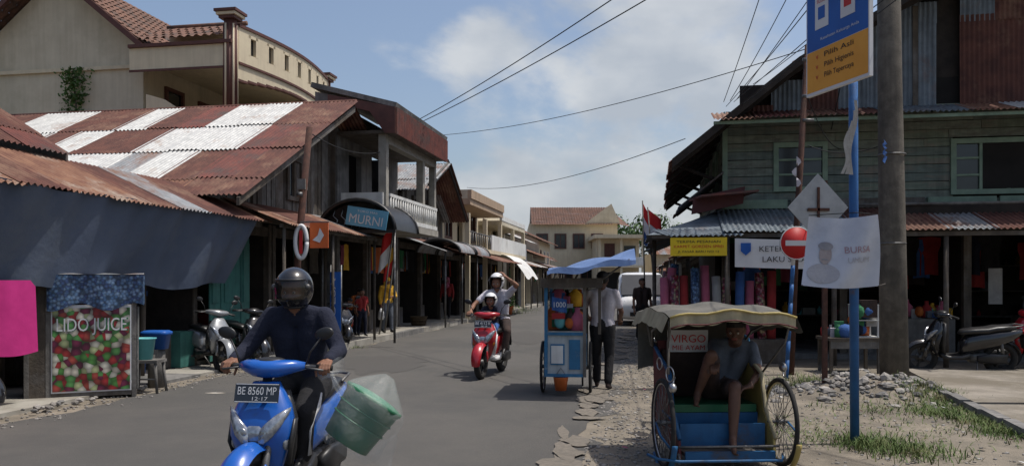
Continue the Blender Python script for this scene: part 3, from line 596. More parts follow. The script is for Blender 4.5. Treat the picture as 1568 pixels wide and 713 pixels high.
simple('rusty_roof_shop',-7.7,50.2,5.5,3.2,1.2,cream,[rustL,rustD])
simple('tile_roof_shop',-8.2,56,6,4.4,1.6,cream2,'tile')
simple('rusty_roof_shop',-9.2,63,7,3.4,1.4,white,[rustD,zincG])
F=Matrix.Translation((1.6,74,0)); E=empty('cream_tile_roof_house',F); b=MB('walls',F)
b.box(0,8.2,0,10,0,6.9,cream2)
for i in range(4): win(b,(.7+1.7*i,-.02,4.6),X1,-Y1,1.0,1.3,brown,glassD,2,1)
for i in range(4): win(b,(.8+2.0*i,-.02,1),X1,-Y1,1.2,1.6,brown,dark,2,1)
b.prism([V((5.2,-.3,6.9)),V((8.4,-.3,6.9)),V((7.6,-.3,8.7))],(0,.2,0),cream); b.done(E)
r=MB('roof',F); tiles(r,(.2,4.5,8.8),X1,(0,-4.9,-2.0),7.5,5.4); r.add([V((7.7,4.5,8.9)),V((7.7,-.4,6.9)),V((9.3,-.4,6.6)),V((8.9,4.5,7.8))],[(0,1,2,3)],tile); tiles(r,(.2,4.5,8.8),X1,(0,5,-2.0),7.7,5.4); r.done(E)
F=Matrix.Translation((7.4,68,0)); E=empty('cream_balcony_house',F); b=MB('walls',F)
b.box(0,3.6,1,8,0,5.2,cream2); b.box(-.4,4.1,-.4,8,5.2,5.5,cream2); b.box(0,3.9,0,1,2.7,2.9,cream2); b.box(0,3.9,0,.08,2.9,3.6,white)
for x in(.1,1.95,3.8): b.box(x-.1,x+.1,.1,.3,0,5.2,cream2)
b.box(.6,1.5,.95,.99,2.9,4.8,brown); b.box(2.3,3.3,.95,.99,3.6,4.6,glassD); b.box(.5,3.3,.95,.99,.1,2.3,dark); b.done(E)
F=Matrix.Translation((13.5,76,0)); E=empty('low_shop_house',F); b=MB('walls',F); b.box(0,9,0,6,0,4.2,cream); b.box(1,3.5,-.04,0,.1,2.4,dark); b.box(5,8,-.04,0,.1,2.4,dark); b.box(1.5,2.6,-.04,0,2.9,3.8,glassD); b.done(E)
r=MB('roof',F); r.patch((-.4,3,5.6),X1,(0,-3.5,-1.5),9.8,3.9,[rustL,rustD,zincG],[2,3,1],sl=2); r.patch((-.2,0,2.9),X1,(0,-1.5,-.4),9.4,1.6,[rustL,zincG,blueC],[2,2,1]); r.done(E)
# ================================================================= RIGHT SIDE
F=frame(1.45,16.5); E=empty('green_wooden_shophouse',F); W_=11.5; D_=9
pl=MB('plank_walls',F); z=3.02; i=0
ops=[(1.0,3.42,1.95,4.32),(4.35,3.3,6.35,4.3),(8.4,3.3,10.2,4.3)]
while z<5.05:
    segs=[(0,W_)]
    for o in ops:
        if o[1]-.05<z+.08<o[3]+.05:
            ns=[]
            for a,c_ in segs:
                if o[0]>a and o[2]<c_: ns+=[(a,o[0]),(o[2],c_)]
                else: ns.append((a,c_))
            segs=ns
    for a,c_ in segs:
        x=a
        while x<c_-.01:
            e=min(c_,x+R(1.8,3.4)); e=c_ if c_-e<.5 else e
            pl.obox(((x+e)/2,-.0-R(0,.012),z+.082),((e-x)/2-.004,0,R(-.004,.004)),(0,.012,0),(0,.006,.080),random.choice(greenP)); x=e
    y=0
    while y<D_: e=min(D_,y+R(2,3.5)); pl.obox((-.02-R(0,.01),(y+e)/2,z+.082),(.012,0,0),(0,(e-y)/2-.004,0),(.006,0,.08),random.choice(greenP)); y=e
    z+=.17
pl.box(-.06,.04,-.05,.05,2.6,5.0,greenT)
for x in (3.2,6.9,10.9): pl.box(x-.04,x+.04,-.045,-.02,3.0,5.0,greenT)
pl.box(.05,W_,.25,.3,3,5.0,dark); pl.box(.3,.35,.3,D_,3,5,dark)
for o in ops: win(pl,(o[0],-.01,o[1]),X1,-Y1,o[2]-o[0],o[3]-o[1],greenT,glassD,2 if o[2]-o[0]<1 else 4,3,.05)
pl.box(4.88,5.82,-.05,-.035,3.36,4.26,dark); 
for k in range(2): win(pl,(-.03,1.5+3*k,3.5),Y1,-X1,1.0,.9,greenT,glassD,2,1)
pl.box(0,W_,D_-.1,D_,0,4.9,woodG); pl.done(E)
gb=MB('gable_cladding',F)
def roofz(x):
    pts=[(-1.1,3.9),(1.3,5.8),(3.3,6.95),(6.2,8.3),(W_+1,5.0)]
    for (a,za),(c_,zc) in zip(pts,pts[1:]):
        if a<=x<=c_: return za+(zc-za)*(x-a)/(c_-a)
    return 3
x=.3
while x<W_:
    zt=roofz(x+.2)-.02; zm=roofz(min(x+.62,W_)) 
    if 3.75<x<4.2: x+=.45; continue
    m=random.choice([zincB,zincB,zincG,rustD,zincB])
    z=5.02
    while z<zt-.05:
        h=min(1.75,zt-z); gb.corr((x+R(-.02,.02),-.03-R(0,.03),z+h),X1,(R(-.01,.01),0,-1),.66,h+.08,m if random.random()<.6 else random.choice([zincB,rustD,zincG,rustR]),.014,.09); z+=1.7
    x+=.62
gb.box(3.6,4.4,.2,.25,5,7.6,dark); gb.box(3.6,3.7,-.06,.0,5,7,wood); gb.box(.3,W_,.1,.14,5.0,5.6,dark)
gb.prism([V((.3,.12,5)),V((W_,.12,5)),V((W_,.12,5.6)),V((6.2,.12,8.2)),V((1.3,.12,5.7))],(0,.04,0),woodD)
gb.done(E)
r=MB('roof',F)
for (a,za),(c_,zc) in (((-1.1,3.9),(1.3,5.8)),((1.3,5.8),(3.3,6.95)),((3.3,6.95),(6.2,8.3))):
    L_=math.hypot(c_-a,zc-za); r.patch((c_,-.9,zc),Y1,(a-c_,0,za-zc),D_+1.4,L_+.1,[rustD,zincG,rustR],[4,2,2],sl=3)
    r.obox(((a+c_)/2,-.9,(za+zc)/2-.02),((c_-a)/2,0,(zc-za)/2),(0,.025,0),(0,0,.09),woodD)
    for k in range(8): r.obox(((a+c_)/2,-.5+k*1.3,(za+zc)/2-.10),((c_-a)/2,0,(zc-za)/2),(0,.03,0),(0,0,.05),woodD)
r.patch((6.2,-.9,8.3),Y1,(W_+1-6.2,0,5-8.3),D_+1.4,7.2,[rustD,zincG],[3,2],sl=2.4); r.obox((9.35,-.9,6.65),(3.15,0,-1.65),(0,.025,0),(0,0,.09),woodD)
for k in range(4): r.tube([(-.02,.2+k*2.6,3.6),(-.95,.2+k*2.6,4.0)],.04,woodD,6)
r.patch((-.05,-.2,3.75),Y1,(-.95,0,-.75),2.6,1.1,[zincG,rustD],[1,1]); r.done(E)
r=MB('upper_canopy',F); r.patch((-.3,-.02,5.0),X1,(0,-.95,-.3),W_,1.0,[rustL,rustD,zincW,zincB,rustR],[4,3,1.2,2,1],sl=1.4)
r.box(-.3,W_,-.93,-.88,4.62,4.68,greenT)
for k in range(9): r.obox((.1+k*1.35,-.46,4.80),(.025,0,0),(0,.42,.12),(0,0,.03),greenT)
r.done(E)
r=MB('lower_awning',F); r.patch((-.2,-.02,3.0),X1,(0,-1.7,-.55),W_,1.8,[zincB,rustD,zincG,rustL],[3,4,3,1],pick=lambda a,b_:zincB if a<.2 else None)
r.patch((-.04,-.3,3.0),Y1,(-1.55,0,-.6),D_,1.65,[zincB,zincG,rustD],[4,2,2]); r.patch((-1.5,-1.5,2.5),X1,(.3,-.35,-.14),1.4,.4,[zincB],[1],sw=.7)
r.add([V((-.05,-.02,3.0)),V((-1.6,-.02,2.4)),V((-1.6,-1.72,2.42)),V((-.05,-1.72,2.45))],[(0,1,2,3)],zincB)
for k in range(7): r.cyl((-.1+k*1.9,-1.6,0),(-.1+k*1.9,-1.6,2.46),.05,.045,wood,8)
for k in range(4): r.cyl((-1.45,1+k*2.5,0),(-1.45,1+k*2.5,2.45),.045,.045,wood,8)
r.box(-1.5,W_,-1.66,-1.6,2.36,2.44,wood); r.box(3,W_,-.6,-.55,2.75,3.05,woodD)
r.box(4.3,6.2,-1.2,-1.15,2.55,2.62,bluePole)
for k in range(8): r.obox((.6+k*1.3,-.05,3.12),(.62,0,0),(0,.03,0),(0,0,.09),random.choice([greenT,wood,woodG]))
r.tube([(2,-.4,3.05),(5,-.9,3.0),(9,-.4,3.1)],.03,woodG,6); r.done(E)
gf=MB('ground_floor',F)
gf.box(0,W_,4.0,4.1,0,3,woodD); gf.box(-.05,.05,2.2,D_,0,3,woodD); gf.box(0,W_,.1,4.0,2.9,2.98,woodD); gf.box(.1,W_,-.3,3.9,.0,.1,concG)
for x in(0,2.3,4.6,6.9,9.2,11.4): gf.box(x-.07,x+.07,-.07,.07,.0,3,wood); gf.box(x-.04,x+.04,.1,3.9,.1,2.9,woodD) if x in(4.6,9.2) else None
gf.box(.08,W_,-.04,.04,2.55,2.9,wood)
for zz in(.7,1.3,1.9): gf.box(.2,W_-.2,3.4,3.95,zz,zz+.03,wood)
dk=[brownC,navy,blackC,woodD,greyC,redC,blueC]
goods(gf,.3,W_-.3,3.5,3.8,.73,2.5,160,dimmats+shopmats); 
for i in range(32): garment(gf,(R(.3,4.4),R(.2,2.6),R(2.2,2.6)),V((1,R(-.5,.5),0)).normalized(),.45,.8,random.choice(dk+[pinkC,greenC]))
for i in range(22): garment(gf,(R(5,W_),R(.5,3),R(2.2,2.6)),V((1,R(-.5,.5),0)).normalized(),.45,.8,random.choice(dk))
gf.box(3.05,3.25,-.2,-.18,1.2,2.2,greyvc); gf.box(5.0,5.25,.0,.02,1.1,1.8,greyvc)
gf.box(5.8,8.6,.3,1.0,.1,.85,wood); goods(gf,5.9,8.5,.4,.9,.85,.9,40,dimmats); gf.box(2.4,4.4,.0,.5,.1,.8,woodG); goods(gf,2.5,4.3,.1,.4,.8,.85,40,shopmats); gf.done(E)
cr=MB('carpet_rolls',F)
cm=[pinkC,batik,redC,blueCk,pinkC,greyvc,batik,blueC]
for k in range(11):
    x=-1.25+k*.2+R(-.02,.02); y=-1.3+R(-.1,.1); cr.cyl((x,y,.45),(x+R(-.04,.04),y+.15,1.65+R(-.15,.2)),.085,.085,cm[k%8],12)
for k in range(9): x=-1.2+R(-.1,.1); y=-1+k*.35; cr.cyl((x,y,.4),(x+.1,y,1.7+R(-.1,.2)),.085,.085,cm[(k*3)%8],12)
cr.box(-1.4,1.0,-1.45,-.95,0,.45,wood); cr.box(-1.4,-1.0,-.9,2.2,0,.4,wood); cr.done()
gm=MB('hanging_pennant',F)
for k in range(7):
    x=.1+k*.28; gm.add([V((x,-1.63,2.1)),V((x+.2,-1.63,2.1)),V((x+.1,-1.66,1.75))],[(0,1,2)],[redC,orgC,pinkC,greenC,redC,yelC,orgC][k])
gm.done()
bn=MB('yellow_shop_banner',F); bn.box(-1.15,-.12,-1.80,-1.785,2.02,2.36,yellowB)
bn.text('TERIMA PESANAN',(-.635,-1.805,2.26),X1,Z1,.045,blackT,.8); bn.text('KARPET GORDEN SPREI',(-.635,-1.805,2.17),X1,Z1,.05,redB,.9); bn.text('JL PASAR BARU NO 12',(-.635,-1.805,2.08),X1,Z1,.04,blackT,.75); bn.done()
bn=MB('white_street_banner',F); bn.grid(lambda u,v:V((.02+2.9*u,-1.80-.03*math.sin(u*9)*v,2.34-.04*math.sin(math.pi*u)-.53*v)),30,4,paper)
bn.text('KETERTIBAN KAWASAN UMUM',(1.55,-1.85,2.09),X1,Z1,.10,blackT,2.2); bn.text('LAKU SELALU DI TOKO ANDA',(1.6,-1.85,1.9),X1,Z1,.10,blackT,2.2)
bn.prism([V((.12,-1.85,2.25)),V((.30,-1.85,2.25)),V((.30,-1.85,2.1)),V((.21,-1.85,2.02)),V((.12,-1.85,2.1))],(0,.004,0),blueB)
bn.done()
tb=MB('display_table',Matrix.Translation((5.75,13.6,0))); tb.box(-.45,.45,-.3,.3,.55,.6,wood); tb.box(-.42,.42,-.28,-.26,.42,.55,woodG)
for sx in(-1,1):
    for sy in(-1,1): tb.box(.4*sx-.025,.4*sx+.025,.25*sy-.025,.25*sy+.025,0,.55,wood)
for sx in(-1,1):
    for sy in(-1,1): tb.box(.25+.18*sx-.012,.25+.18*sx+.012,.15*sy-.012,.15*sy+.012,.6,1.15,white)
for zz in(.6,.88,1.14): tb.box(.05,.45,-.17,.17,zz,zz+.015,white)
goods(tb,.1,.4,-.12,.12,.62,1.1,14,shopmats); goods(tb,-.35,0,-.2,.2,.6,.62,9,shopmats); tb.done()
bx=MB('corner_signboard',F); bx.obox((-.1,-.6,3.25),(.55,.1,.05),(.1,-.5,.0),(0,0,.02),rustR); bx.obox((-.2,-.7,3.15),(.5,.0,.1),(0,.015,0),(.02,0,.17),mat('maroon_board',(.09,.03,.03),None,4,.7)); bx.done(E)
simple('wooden_row_shop',1.9,26.2,6,3.0,.9,woodG,[rustD,zincG],d=-1)
simple('wooden_row_shop',1.8,32.8,9,3.4,1.0,woodG,[rustD,zincG],d=-1)
simple('low_row_shop',1.6,42.2,8,3.0,.9,wood,[rustD,zincB],d=-1)
simple('low_row_shop',1.5,50.6,7,3.0,1.0,white,[rustL,zincG],d=-1)
# ---------------------------------------------------------------- poles, signs
up=MB('utility_pole'); up.tube([(5.62,11.7,-.1),(5.59,11.7,2),(5.55,11.7,4.5),(5.5,11.7,9)],[.20,.185,.165,.14],poleC,20)
for z in (2.1,3.4): up.torus((5.58,11.7,z),Z1,.185,.012,steel,20,6)
up.obox((5.5,11.7,8.2),(.8,0,0),(0,.04,0),(0,0,.05),wood)
up.grid(lambda u,v:V((5.40-.05*u+.02*math.sin(v*20),11.5-.03*u,3.55-.35*v*(.6+.4*u)+.04*u)),3,10,blueC)
up.done()
bp=MB('billboard_sign'); bp.cyl((3.27,7.6,0),(3.25,7.6,4.75),.042,.042,bluePole,16)
U=V((.24,-.88,0)).normalized(); Nn=V((-.88,-.24,0)).normalized(); C=V((3.17,7.6,0))+Nn*.07
bp.obox(C+Z1*4.05,U*.455,Nn*.02,Z1*.66,paper); bp.obox(C+Z1*3.62+Nn*.021,U*.44,Nn*.001,Z1*.2,orangeB); bp.obox(C+Z1*4.26+Nn*.021,U*.44,Nn*.001,Z1*.435,blueB)
for k,tx in enumerate(['Pilih Asli','Pilih Higienis','Pilih Tepercaya']): bp.text('v',C+Nn*.026+Z1*(3.73-.1*k)-U*.28,U,Z1,.06,redB); bp.text(tx,C+Nn*.026+Z1*(3.73-.1*k)+U*.04,U,Z1,.05,blackT,.42)
for k in(-1,1):
    q=C+Nn*.023+U*(.19*k-.02)+Z1*4.19; bp.obox(q,U*.1,Nn*.003,Z1*.17,paper); bp.obox(q+Nn*.004-Z1*.02,U*.05,Nn*.002,Z1*.06,blueB if k<0 else redB); bp.text('SUSU',q+Nn*.008+Z1*.08,U,Z1,.035,redB,.13)
bp.text('Kesehatan Keluarga Anda',C+Nn*.026+Z1*3.9+U*.05,U,Z1,.03,paper,.55)
for z in(3.5,4.4): bp.obox(V((3.25,7.6,z)),Nn*.09,U*.02,Z1*.012,steel)
bp.done()
ps=MB('hanging_poster'); 
def pf(u,v): 
    w_=.29+.06*v; return V((3.10+(u-.5)*2*w_+.02*math.sin(v*4),7.48+.05*math.sin(u*5+v*3)-.12*(u-.5)+.02*math.sin(u*13+v*5),2.17-.66*v-.03*math.sin(u*3)))
ps.grid(pf,24,20,mat('poster_white',(.50,.52,.58),(.42,.45,.52),2,.5,0,.3,bs=6,c3=(.38,.40,.46),c3s=1.5))
greyF=mat('faded_print',(.38,.38,.41),(.31,.31,.34),6,.6)
def disc(mb,u0,v0,ru,rv,m,off=0): 
    n=18; vs=[pf(u0,v0)+V((0,-.006-off,0))]
    for f in(.5,1): vs+=[pf(u0+f*ru*math.cos(t),v0+f*rv*math.sin(t))+V((0,-.006-off,0)) for t in [2*math.pi*k/n for k in range(n)]]
    fs=[(0,1+k,1+(k+1)%n) for k in range(n)]+[(1+k,1+n+k,1+n+(k+1)%n,1+(k+1)%n) for k in range(n)]; mb.add(vs,fs,m,True)
fsk=mat('faded_skin',(.36,.31,.30),(.29,.25,.25),6,.6); fdk=mat('faded_dark',(.22,.22,.24),(.27,.26,.28),6,.6)
disc(ps,.24,.80,.2,.14,greyF); disc(ps,.25,.53,.085,.14,fsk,.003); disc(ps,.25,.41,.10,.06,fdk,.006); disc(ps,.25,.60,.05,.012,fdk,.006)
def ptext(t,u,v,h,m,wd):
    vs,fs,w_=textgeo(t); ps.add([pf(u+p[0]/w_*wd/.64,v-p[1]*h/.7/.66)+V((0,-.008,0)) for p in vs],fs,m)
ptext('BURSA',.66,.5,.06,mat('faded_red',(.38,.24,.27),None,5,.6),.22); ptext('UMUM',.68,.64,.05,greyF,.2)
ps.tube([pf(0,0),(3.27,7.56,2.2),pf(1,0)],.004,wire,5); ps.tube([pf(0,1),(3.27,7.56,1.52),pf(1,1),pf(1,1)+V((.06,0,.02))],.006,wood,5)
ps.done()
rg=MB('plastic_strips')
for k in range(4): 
    x0=3.22-.03*k; rg.grid(lambda u,v:V((x0+.02*math.sin(v*7+k)+.03*u-.05*v,7.5-.02*k,3.25-.1*k-(.70-.1*k)*v)),2,14,greyvc)
rg.done()
ds=MB('diamond_traffic_sign'); ds.box(4.34,4.40,11.1,11.16,0,2.95,rustPole); q=.42
ds.prism([V((4.25,11.06,2.57-q*1.12)),V((4.25+q,11.06,2.57)),V((4.25,11.06,2.57+q*1.12)),V((4.25-q,11.06,2.57))],(0,.012,0),mat('sign_back_grey',(.34,.35,.36),(.27,.28,.29),5,.55,.3,.1,c3=(.2,.15,.12),c3s=4,t3=.66))
ds.box(4.235,4.265,11.03,11.055,2.3,2.85,rustPole); ds.box(4.1,4.4,11.03,11.055,2.52,2.56,rustPole); ds.done()
ne=MB('no_entry_sign'); c0=V((4.50,12.6,2.15)); ne.cyl(c0+V((0,0,0)),c0+V((0,.015,0)),.262,.262,steel,36); ne.cyl(c0+V((0,-.004,0)),c0+V((0,0,0)),.26,.26,redB,36); ne.obox(c0+V((0,-.006,0)),(.175,0,0),(0,.003,0),(0,0,.042),paper); ne.torus(c0+V((0,-.003,0)),Y1,.255,.008,paper,36,6)
for k in range(8): a=V((4.36+.0175*k,12.66,.0+.3*k)); ne.cyl(a,a+V((.0175,0,.3)),.032,.032,bluePole if k!=6 else paper,10)
ne.done()
rpz=MB('rusty_pole'); rpz.tube([(4.62,13.2,0),(4.72,13.2,2.5),(4.9,13.2,5.45)],[.055,.05,.045],rustPole,10); rpz.obox((4.85,13.2,4.9),(.02,0,0),(0,.02,0),(0,0,.1),steel)
for z in(4.2,4.6,5.2): rpz.cyl((4.8,13.15,z),(4.98,13.15,z),.03,.03,steel,8)
rpz.grid(lambda u,v:V((4.68+.08*u*math.sin(v*9),13.1,3.6-.5*v)),3,10,whiteC); rpz.done()
ip=MB('iron_pole'); ip.tube([(-4.17,15.3,0),(-4.12,15.3,2),(-3.89,15.3,4.5)],[.075,.07,.06],rustPole,10); ip.box(-4.1,-3.95,15.2,15.4,3.3,3.5,woodG); ip.cyl((-4.1,15.2,3.2),(-4.0,15.2,3.2),.05,.05,steel,8); ip.done()
os_=MB('orange_shop_sign'); os_.obox((-3.68,15.2,2.42),(.18,-.02,0),(0,.02,0),(0,0,.24),mat('orange_red',(.62,.13,.03),(.55,.11,.03),4,.5)); os_.prism([V((-3.80,15.17,2.33)),V((-3.66,15.165,2.28)),V((-3.58,15.165,2.42)),V((-3.66,15.165,2.56)),V((-3.70,15.17,2.42))],(0,-.004,0),paper); os_.box(-4.05,-3.5,15.22,15.24,2.66,2.69,steel); os_.done()
ov=MB('oval_sign'); ov.tube([(-4.0+.11*math.cos(t),15.1,2.29+.31*math.sin(t)) for t in [2*math.pi*k/28 for k in range(29)]],.04,paper,8); ov.obox((-4.0,15.1,2.29),(.03,0,0),(0,.01,0),(0,0,.22),redB)
ov.cyl((-4.0,15.12,2.5),(-4.08,15.28,2.5),.02,.02,steel,6)
ov.done()
tbn=MB('teal_banner'); tbn.box(-3.95,-3.72,17.3,17.32,.45,1.75,blueB); tbn.text('PULSA',(-3.835,17.29,1.1),Z1,-X1,.1,paper,1.0); tbn.cyl((-3.72,17.35,0),(-3.72,17.35,1.9),.02,.02,steel,6); tbn.cyl((-3.95,17.35,0),(-3.95,17.35,1.9),.02,.02,steel,6); tbn.done()
def flag(name,p,top,cols,w_,h):
    f=MB(name); p=V(p);top=V(top); f.cyl(p,top,.025,.018,woodG,8); d=(top-p).normalized(); n=len(cols)
    for k,cm_ in enumerate(cols):
        f.grid(lambda u,v:top-d*(.05+h*(k+v)/n)+V((w_*u,.05*math.sin(u*6)*u,-.35*u*h)),10,3,cm_)
    f.done()
flagR=mat('flag_red',(.62,.03,.03),(.52,.03,.03),5,.8,0,.3); flagW=mat('flag_white',(.75,.75,.75),(.65,.65,.66),5,.8,0,.3)
flag('street_flag',(-3.55,21.2,0),(-3.1,21.0,3.1),[flagR,flagW],-.3,1.0); flag('street_flag',(-3.5,21.8,0),(-3.15,21.6,2.6),[yelC,flagR],-.25,.8)
flag('indonesian_flag',(4.25,23.2,0),(3.95,23.2,3.7),[flagR,flagW],.38,.85); flag('blue_flag',(4.0,23.8,0),(3.9,23.8,3.95),[flagR,flagW,blueC],.22,1.2)
def wirel(p0,p1,sag,r=.014,n=24):
    f=MB('power_line'); p0=V(p0);p1=V(p1); f.tube([p0.lerp(p1,k/n)-Z1*(sag*4*(k/n)*(1-k/n)) for k in range(n+1)],r,wire,5); f.done()
wirel((-2.8,23,6.15),(7,3.5,7.6),.35,.011); wirel((-2.8,23,6.05),(7.6,3.5,7.2),.3,.011)
wirel((-2.4,26,6.3),(4.9,13.2,5.4),.25,.008); wirel((-1.8,32,5.3),(3.35,15.4,4.3),.35,.008)
wirel((4.3,16,5.05),(2.6,5,4.2),.05,.006); wirel((4.4,15.8,5.1),(2.9,4.5,4.0),.02,.006); wirel((4.6,15.2,5.3),(3.6,5,4.6),.1,.006); wirel((4.9,13.2,5.3),(4.2,4,4.9),.1,.007); wirel((4.9,13.2,5.2),(3.8,4,4.6),.16,.006); wirel((4.5,15.6,5.0),(3.3,4.5,4.4),.12,.007)
wirel((4.2,15.8,5.1),(3.5,11,5.7),.03,.007); wirel((4.3,15.7,5.1),(3.95,11,5.75),.05,.007); wirel((4.4,15.6,5.1),(4.35,11,5.8),.02,.007)
wirel((-3.89,15.3,4.4),(-3.1,21.5,5.2),.3,.010); wirel((4.9,13.2,4.6),(6.6,16.0,4.2),.2,.008); wirel((5.5,11.7,8.2),(6.5,16.3,4.5),.2,.01)
wirel((4.9,13.2,3.8),(5.55,11.7,3.6),.15,.008)
# ---------------------------------------------------------------- wheels & scooters
def swheel(mb,c,R_=.225,r=.05,rim=blackP):
    mb.torus(c,Y1,R_,r,rubber,36,10); mb.torus(c,Y1,R_-.045,.014,rim,32,6); c=V(c); mb.cyl(c-Y1*.045,c+Y1*.045,.045,.045,steel,14); mb.cyl(c-Y1*.02,c-Y1*.012,.095,.095,steel,20)
    for k in range(5): a=2*math.pi*k/5; d=V((math.cos(a),0,math.sin(a))); mb.obox(c+d*(R_*.48),d*(R_*.36),Y1*.012,d.cross(Y1)*.016,rim)
def scooter(name,M,main,second=blackP,plate=None,stand=False,leanm=None):
    s=MB(name,M@(leanm or Matrix.Identity(4))); 
    fw=V((.64,0,.27)); rw=V((-.60,0,.27)); swheel(s,fw); swheel(s,rw,.22,.055)
    def fend(c,R_,a0,a1,w_,m):
        s.grid(lambda u,v:V((c.x+(R_-.03*(2*v-1)**2)*math.cos(a0+(a1-a0)*u),w_*(2*v-1)*(1-.25*abs(2*u-1)**3),c.z+(R_-.05*(2*v-1)**2)*math.sin(a0+(a1-a0)*u))),16,8,m)
    fend(fw,.315,-.15,2.5,.085,main); fend(fw,.305,-.15,2.5,.08,blackP)
    fend(rw,.33,.9,2.9,.08,blackP)
    for q in(-1,1): s.cyl((.64,.075*q,.27),(.50,.075*q,.62),.022,.026,steel,10); s.ell((.60,.09*q,.36),(.035,.02,.09),main,n=10,k=8)
    s.cyl((.50,0,.6),(.36,0,.98),.03,.03,blackP)
    s.loft([ringE((x,0,z),X1*a,Y1*b,20,2.3) for x,z,a,b in((.40,.30,.03,.07),(.43,.38,.06,.12),(.455,.50,.09,.165),(.46,.60,.115,.195),(.445,.70,.115,.20),(.42,.78,.095,.175),(.40,.86,.07,.125),(.385,.92,.05,.085))],main)
    s.loft([ringE((x,0,z),X1*a,Y1*b,16,2.6) for x,z,a,b in((.30,.30,.03,.12),(.34,.5,.05,.18),(.35,.7,.05,.19),(.33,.86,.05,.13))],second)
    s.loft([ringE((x,0,z),X1*a,Y1*b,14,2) for x,z,a,b in((.515,.47,.02,.03),(.55,.53,.03,.07),(.545,.60,.03,.035))],blackP)
    s.loft([ringE((x,0,z),X1*a,Y1*b,14,2.2) for x,z,a,b in((.53,.545,.02,.03),(.548,.585,.03,.085),(.548,.63,.03,.10),(.535,.67,.03,.07),(.52,.70,.02,.02))],lampG)
    for q in(-1,1):
        s.loft([ringE((x,y*q,z),V((.5,.25*q,.2)).normalized()*a,V((-.2,0,1)).normalized()*b,12,2) for x,y,z,a,b in((.572,.03,.60,.012,.045),(.572,.07,.625,.022,.062),(.553,.115,.665,.026,.064),(.512,.16,.715,.024,.045),(.468,.195,.765,.01,.012))],lampG)
        s.ell((.578,.075*q,.625),(.012,.035,.035),chrome,n=14,k=8)
        s.ell((.47,.165*q,.56),(.045,.022,.05),orangeL if second!=blackP else lampG,n=10,k=8)
        s.loft([ringE((x,y*q,z),X1*a,Y1*.012,8,2) for x,y,z,a in((.44,.17,.42,.02),(.47,.20,.56,.035),(.42,.205,.70,.03))],second)
    s.loft([ringE((x,y,z),X1*a,Z1*b,14,2.2) for y,x,z,a,b in((-.22,.29,1.01,.03,.022),(-.16,.33,1.01,.06,.040),(-.08,.36,1.0,.085,.055),(0,.37,.995,.09,.058),(.08,.36,1.0,.085,.055),(.16,.33,1.01,.06,.040),(.22,.29,1.01,.03,.022))],main)
    s.ell((.335,0,1.045),(.07,.10,.025),blackP,n=14,k=8)
    for q in(-1,1):
        s.tube([(.33,.12*q,1.0),(.30,.22*q,1.01),(.25,.30*q,1.0),(.22,.37*q,.99)],.013,steel,8); s.tube([(.27,.25*q,1.005),(.22,.37*q,.99)],.019,rubber,10); s.tube([(.31,.22*q,1.0),(.31,.34*q,.985)],.007,steel,6)
        s.tube([(.30,.22*q,1.01),(.30,.25*q,1.10),(.27,.31*q,1.19)],.006,blackP,6); s.ell((.265,.33*q,1.215),(.015,.065,.04),blackP,rot=Matrix.Rotation(.25*q,3,'X'),n=14,k=8); s.ell((.255,.33*q,1.215),(.01,.055,.032),chrome,rot=Matrix.Rotation(.25*q,3,'X'),n=14,k=8)
    s.loft([ringE((x,0,z),Y1*a,Z1*b,14,4) for x,z,a,b in((.36,.33,.13,.05),(.25,.29,.16,.035),(.05,.29,.165,.04),(-.08,.32,.15,.07))],second)
    s.loft([ringE((x,0,z),Y1*a,Z1*b,16,2.6) for x,z,a,b in((.04,.44,.09,.12),(-.06,.50,.13,.16),(-.25,.55,.155,.165),(-.5,.60,.165,.15),(-.72,.66,.135,.11),(-.88,.71,.08,.06),(-.93,.72,.03,.03))],main)
    s.loft([ringE((x,0,z),Y1*a,Z1*b,16,2.8) for x,z,a,b in((.07,.69,.05,.02),(.02,.71,.10,.045),(-.15,.73,.135,.05),(-.35,.745,.15,.05),(-.48,.775,.145,.05),(-.68,.785,.12,.045),(-.80,.79,.06,.02))],blackP)
    s.tube([(-.6,.13,.8),(-.85,.10,.83),(-.93,0,.83),(-.85,-.10,.83),(-.6,-.13,.8)],.012,steel,6)
    s.ell((-.92,0,.72),(.04,.08,.035),redL,n=12,k=8); s.obox((-.95,0,.55),(.012,0,-.03),(0,.08,0),(.03,0,.1),blackP)
    s.loft([ringE((x,0,z),Y1*a,Z1*b,12,3) for x,z,a,b in((-.1,.28,.08,.08),(-.3,.27,.11,.10),(-.6,.27,.06,.06))],steel); s.loft([ringE((x,.12,z),Y1*.035,Z1*b,12,3) for x,z,b in((-.2,.28,.05),(-.4,.28,.09),(-.65,.28,.08))],blackP)
    s.tube([(-.15,-.12,.22),(-.35,-.16,.24),(-.45,-.17,.27)],.02,steel,8); s.cyl((-.42,-.165,.27),(-.86,-.17,.38),.045,.055,blackP,14); s.cyl((-.5,-.21,.31),(-.78,-.22,.37),.03,.03,chrome,10); s.cyl((-.60,.1,.3),(-.55,.12,.6),.03,.025,steel,10)
    if plate:
        Wp=V((-.25,0,1)).normalized(); Np=V((1,0,.25)).normalized(); C=V((.525,0,.865))
        s.obox(C,Np*.004,Y1*.142,Wp*.058,blackS)
        for q in(-1,1): s.obox(C+Np*.0045+Wp*.054*q,Np*.001,Y1*.138,Wp*.0025,paper); s.obox(C-Np*.04+Y1*.06*q,Np*.04,Y1*.008,Wp*.02,steel)
        s.text(plate[0],C+Np*.0055-Wp*.01,Y1,Wp,.048,paper,.25); s.text(plate[1],C+Np*.0055-Wp*.045+Y1*.02,Y1,Wp,.022,paper,.1)
    if stand: s.cyl((-.2,.1,.25),(-.15,.3,.0),.012,.012,steel,6)
    return s
def SM(x,y,heading):
    a=math.atan2(heading[1],heading[0]); return Matrix.Translation((x,y,0))@Matrix.Rotation(a,4,'Z')
